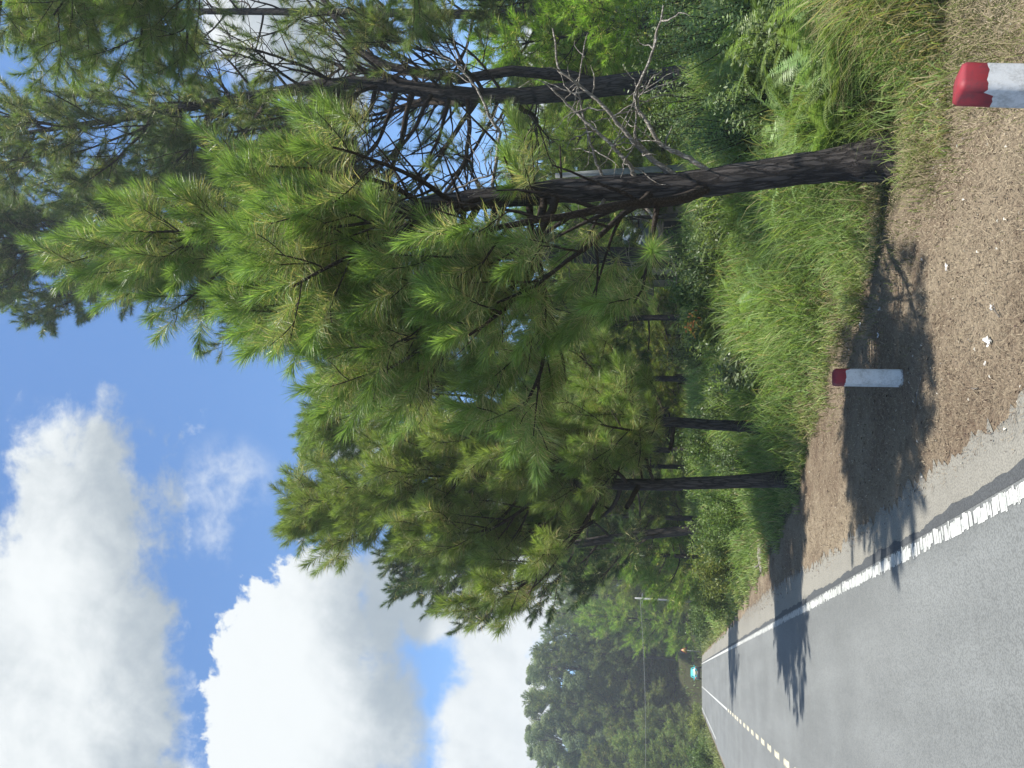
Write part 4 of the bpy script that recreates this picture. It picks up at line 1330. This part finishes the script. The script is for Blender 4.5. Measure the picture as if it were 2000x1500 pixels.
for s in (-1, 1):
    mb = MB(); mb.add([(s * .875, .55, 1.0), (s * .885, 2.7, .97), (s * .64, 2.35, 1.38), (s * .64, .75, 1.47)], [(0, 1, 2, 3) if s > 0 else (3, 2, 1, 0)]); mb.build('side_window', mglass, e)
    mb = MB(); mb.box((s * .70, .03, .84), (.24, .12, .16)); mb.build('tail_light', mlamp, e)
    mb = MB(); mb.box((s * .98, 2.6, 1.02), (.2, .1, .14)); mb.build('mirror', mcar, e)
    for y_ in (.75, 3.2):
        mb = MB(); mb.tube([(s * .68, y_, .31), (s * .885, y_, .31)], .31, 18); w = mb.build('wheel', mtyre, e)
        mb = MB(); mb.tube([(s * .84, y_, .31), (s * .89, y_, .31)], .19, 12); mb.build('rim', mrim, w)
mb = MB(); mb.box((0, -.02, .46), (1.66, .16, .40)); mb.build('rear_bumper', mdark, e)
mb = MB(); mb.box((0, -.02, .80), (.5, .05, .13)); mb.build('number_plate', mplate, e)
mb = MB(); mb.tube([(-.45, -.01, .97), (.45, -.01, .97)], .03, 6); mb.build('tailgate_trim', plain_mat('pale_trim', (.7, .72, .72), .4), e)

# ------------------------------------------------------------------ the air between here and the far wood
HAZE = 0.0009
mh = bpy.data.materials.new('haze_air'); mh.use_nodes = True
hn = mh.node_tree; hn.nodes.remove(hn.nodes['Principled BSDF'])
pv_ = hn.nodes.new('ShaderNodeVolumePrincipled'); pv_.inputs['Density'].default_value = HAZE
pv_.inputs['Color'].default_value = (0.86, 0.92, 0.96, 1); pv_.inputs['Anisotropy'].default_value = 0.2
hn.links.new(pv_.outputs[0], hn.nodes['Material Output'].inputs['Volume'])
mb = MB(); mb.box((0, 1450, 18.0), (5100, 4200, 66)); ho = mb.build('haze', mh); tag(ho, kind='stuff')

# ------------------------------------------------------------------ daylight
SUN_EL = D2R(72)
sd = RGT * 0.82 - HEAD * 0.57; sd /= np.linalg.norm(sd)
sunv = sd * math.cos(SUN_EL) + UPW * math.sin(SUN_EL)
ld = bpy.data.lights.new('sun', 'SUN'); ld.energy = 4.8; ld.angle = D2R(0.53); ld.color = (1.0, 0.955, 0.88)
lo = bpy.data.objects.new('sun', ld); COL.objects.link(lo)
lo.rotation_euler = Vector(sunv).to_track_quat('Z', 'Y').to_euler(); lo.location = (20, -10, 60)

w = bpy.data.worlds.new("World"); SC.world = w; w.use_nodes = True
nt = w.node_tree
bg = nt.nodes['Background']
sky = nt.nodes.new('ShaderNodeTexSky'); sky.sky_type = 'NISHITA'; sky.sun_disc = False
sky.sun_elevation = SUN_EL; sky.sun_rotation = math.atan2(sd[0], sd[1])
sky.air_density = 1.0; sky.dust_density = 0.6; sky.ozone_density = 2.0; sky.altitude = 900
SKY_STR = 0.14
tc = nt.nodes.new('ShaderNodeTexCoord').outputs['Generated']


def dot(vec):
    n = nt.nodes.new('ShaderNodeVectorMath'); n.operation = 'DOT_PRODUCT'
    nt.links.new(tc, n.inputs[0]); n.inputs[1].default_value = Vector([float(a) for a in vec])
    return N(nt, n.outputs['Value'])


dw = dot(FWD); inv = dw.max(0.08)
ca = dot(RGT) / inv; cb = dot(SUP) / inv
cv = nt.nodes.new('ShaderNodeCombineXYZ')
nt.links.new(ca.s, cv.inputs[0]); nt.links.new(cb.s, cv.inputs[1]); nt.links.new(dw.s, cv.inputs[2])
cvec = cv.outputs[0]
sh = nt.nodes.new('ShaderNodeVectorMath'); sh.operation = 'ADD'; nt.links.new(cvec, sh.inputs[0]); sh.inputs[1].default_value = (-0.006, 0.016, 0)
relief = noise(nt, cvec, 9.0, 7, 0.6, 0.2) - noise(nt, sh.outputs[0], 9.0, 7, 0.6, 0.2)
nA = noise(nt, cvec, 3.2, 10, 0.60, 0.3) - 0.5
nB = noise(nt, cvec, 9.0, 9, 0.62, 0.2) - 0.5
nD = noise(nt, cvec, 22.0, 8, 0.65, 0.6) - 0.5
nC = noise(nt, cvec, 5.0, 4, 0.5, 0.0) - 0.5


def blob(u, v, ru, rv):
    a = (ca - (u - 750) / F) / (ru / F); b = (cb - (1000 - v) / F) / (rv / F)
    return 1.0 - (a * a + b * b).sqrt()


def group_(lst, k=0.25):
    r = None
    for t in lst:
        b = blob(*t); r = b if r is None else r.smax(b, k)
    return r


# high soft cloud mass, crisp cumulus, lower bank, cloud over the right wood
c1 = group_([(80, 60, 520, 300), (330, 120, 330, 190), (495, 90, 180, 115), (430, 200, 230, 100), (120, 250, 430, 130), (520, 215, 120, 60), (-100, 330, 230, 60)])
c2 = group_([(110, 620, 300, 230), (250, 640, 200, 190), (20, 700, 300, 140), (360, 640, 90, 130), (90, 520, 160, 130), (300, 750, 190, 80), (90, 765, 320, 100)], 0.2)
c3 = group_([(60, 935, 270, 120), (230, 960, 170, 115), (-60, 1010, 300, 120), (320, 830, 130, 90), (420, 1000, 300, 140)], 0.2)
c4 = group_([(1500, 520, 220, 190), (1330, 640, 160, 110), (1480, 1080, 300, 80), (720, 700, 160, 70)], 0.2)
m1 = (c1 + nA * 2.9 + nB * 1.9 + nD * 0.6).ss(0.0, 0.55)
m2 = ((c2 + nB * 1.5 + nA * 0.8 + nD * 0.35 - 0.08) / (cb.ss((1000 - 760) / F, (1000 - 620) / F, 0.55, 0.10))).max(0.0).min(1.0).ss(0.0, 1.0)
m3 = (c3 + nB * 1.5 + nA * 1.5 + nD * .4).ss(0.0, 0.45)
m4 = (c4 + nB * 1.0 + nA * 1.2).ss(0.0, 0.35)
wisp = group_([(560, 440, 110, 130), (665, 235, 70, 70), (455, 420, 90, 60), (400, 330, 160, 60), (60, 842, 300, 60), (240, 850, 120, 70), (640, 60, 110, 90), (590, 120, 120, 120)], .1).ss(0.0, 0.7) * (nB * 2.2 + nA * 1.6 + nD * 0.8).ss(0.0, 0.75) * 0.62
gen = (noise(nt, tc, 2.2, 9, 0.6, 0.2)).ss(0.52, 0.68) * dw.ss(0.25, 0.45, 1.0, 0.0)     # ordinary fair-weather cloud elsewhere
mask = m1.max(m2).max(m3).max(m4).max(wisp).max(gen)
# thickness: cloud bases are greyer than their sunlit tops
l1 = (1.0 - ((cb - (1000 - 120) / F) * -3.4).ss(-0.2, 0.75) * 0.44 + nC * 0.7 + nB * 0.15)
l2 = ((cb - (1000 - 640) / F) * 1.0 + nC * 0.20 + nB * 0.10 + (ca * -0.16) - 0.05).ss(-0.13, 0.10, 0.60, 1.06)
l3 = (0.94 + nC * 0.7 + nB * 0.15)
sel = nt.nodes.new('ShaderNodeMix'); sel.data_type = 'FLOAT'
nt.links.new((cb).ss((1000 - 385) / F, (1000 - 345) / F).s, sel.inputs[0]); nt.links.new(l2.s, sel.inputs[2]); nt.links.new(l1.s, sel.inputs[3])
l12 = N(nt, sel.outputs[0])
sel2 = nt.nodes.new('ShaderNodeMix'); sel2.data_type = 'FLOAT'
nt.links.new((cb + nB * .05).ss((1000 - 850) / F, (1000 - 820) / F).s, sel2.inputs[0]); nt.links.new(l3.s, sel2.inputs[2]); nt.links.new(l12.s, sel2.inputs[3])
lum = (N(nt, sel2.outputs[0]) + relief * 0.35).max(0.5).min(1.08)
white = nt.nodes.new('ShaderNodeMix'); white.data_type = 'RGBA'
nt.links.new(lum.ss(0.55, 1.05).s, white.inputs[0])
CB = 3.6   # brightness of the cloud relative to the raw sky values
white.inputs[6].default_value = (0.40 * CB, 0.47 * CB, 0.53 * CB, 1); white.inputs[7].default_value = (0.93 * CB, 0.97 * CB, 0.98 * CB, 1)
blue = mixc(nt, 1.0, sky.outputs[0], (0.57, 0.73, 0.84), 'MULTIPLY')
fin = mixc(nt, mask, blue, white.outputs[2])
nt.links.new(fin, bg.inputs['Color'])
bg.inputs['Strength'].default_value = SKY_STR

SC.view_settings.view_transform = 'Standard'
SC.view_settings.look = 'None'
SC.view_settings.exposure = 1.0
SC.view_settings.gamma = 1.0
SC.cycles.max_bounces = 5
SC.cycles.transparent_max_bounces = 4
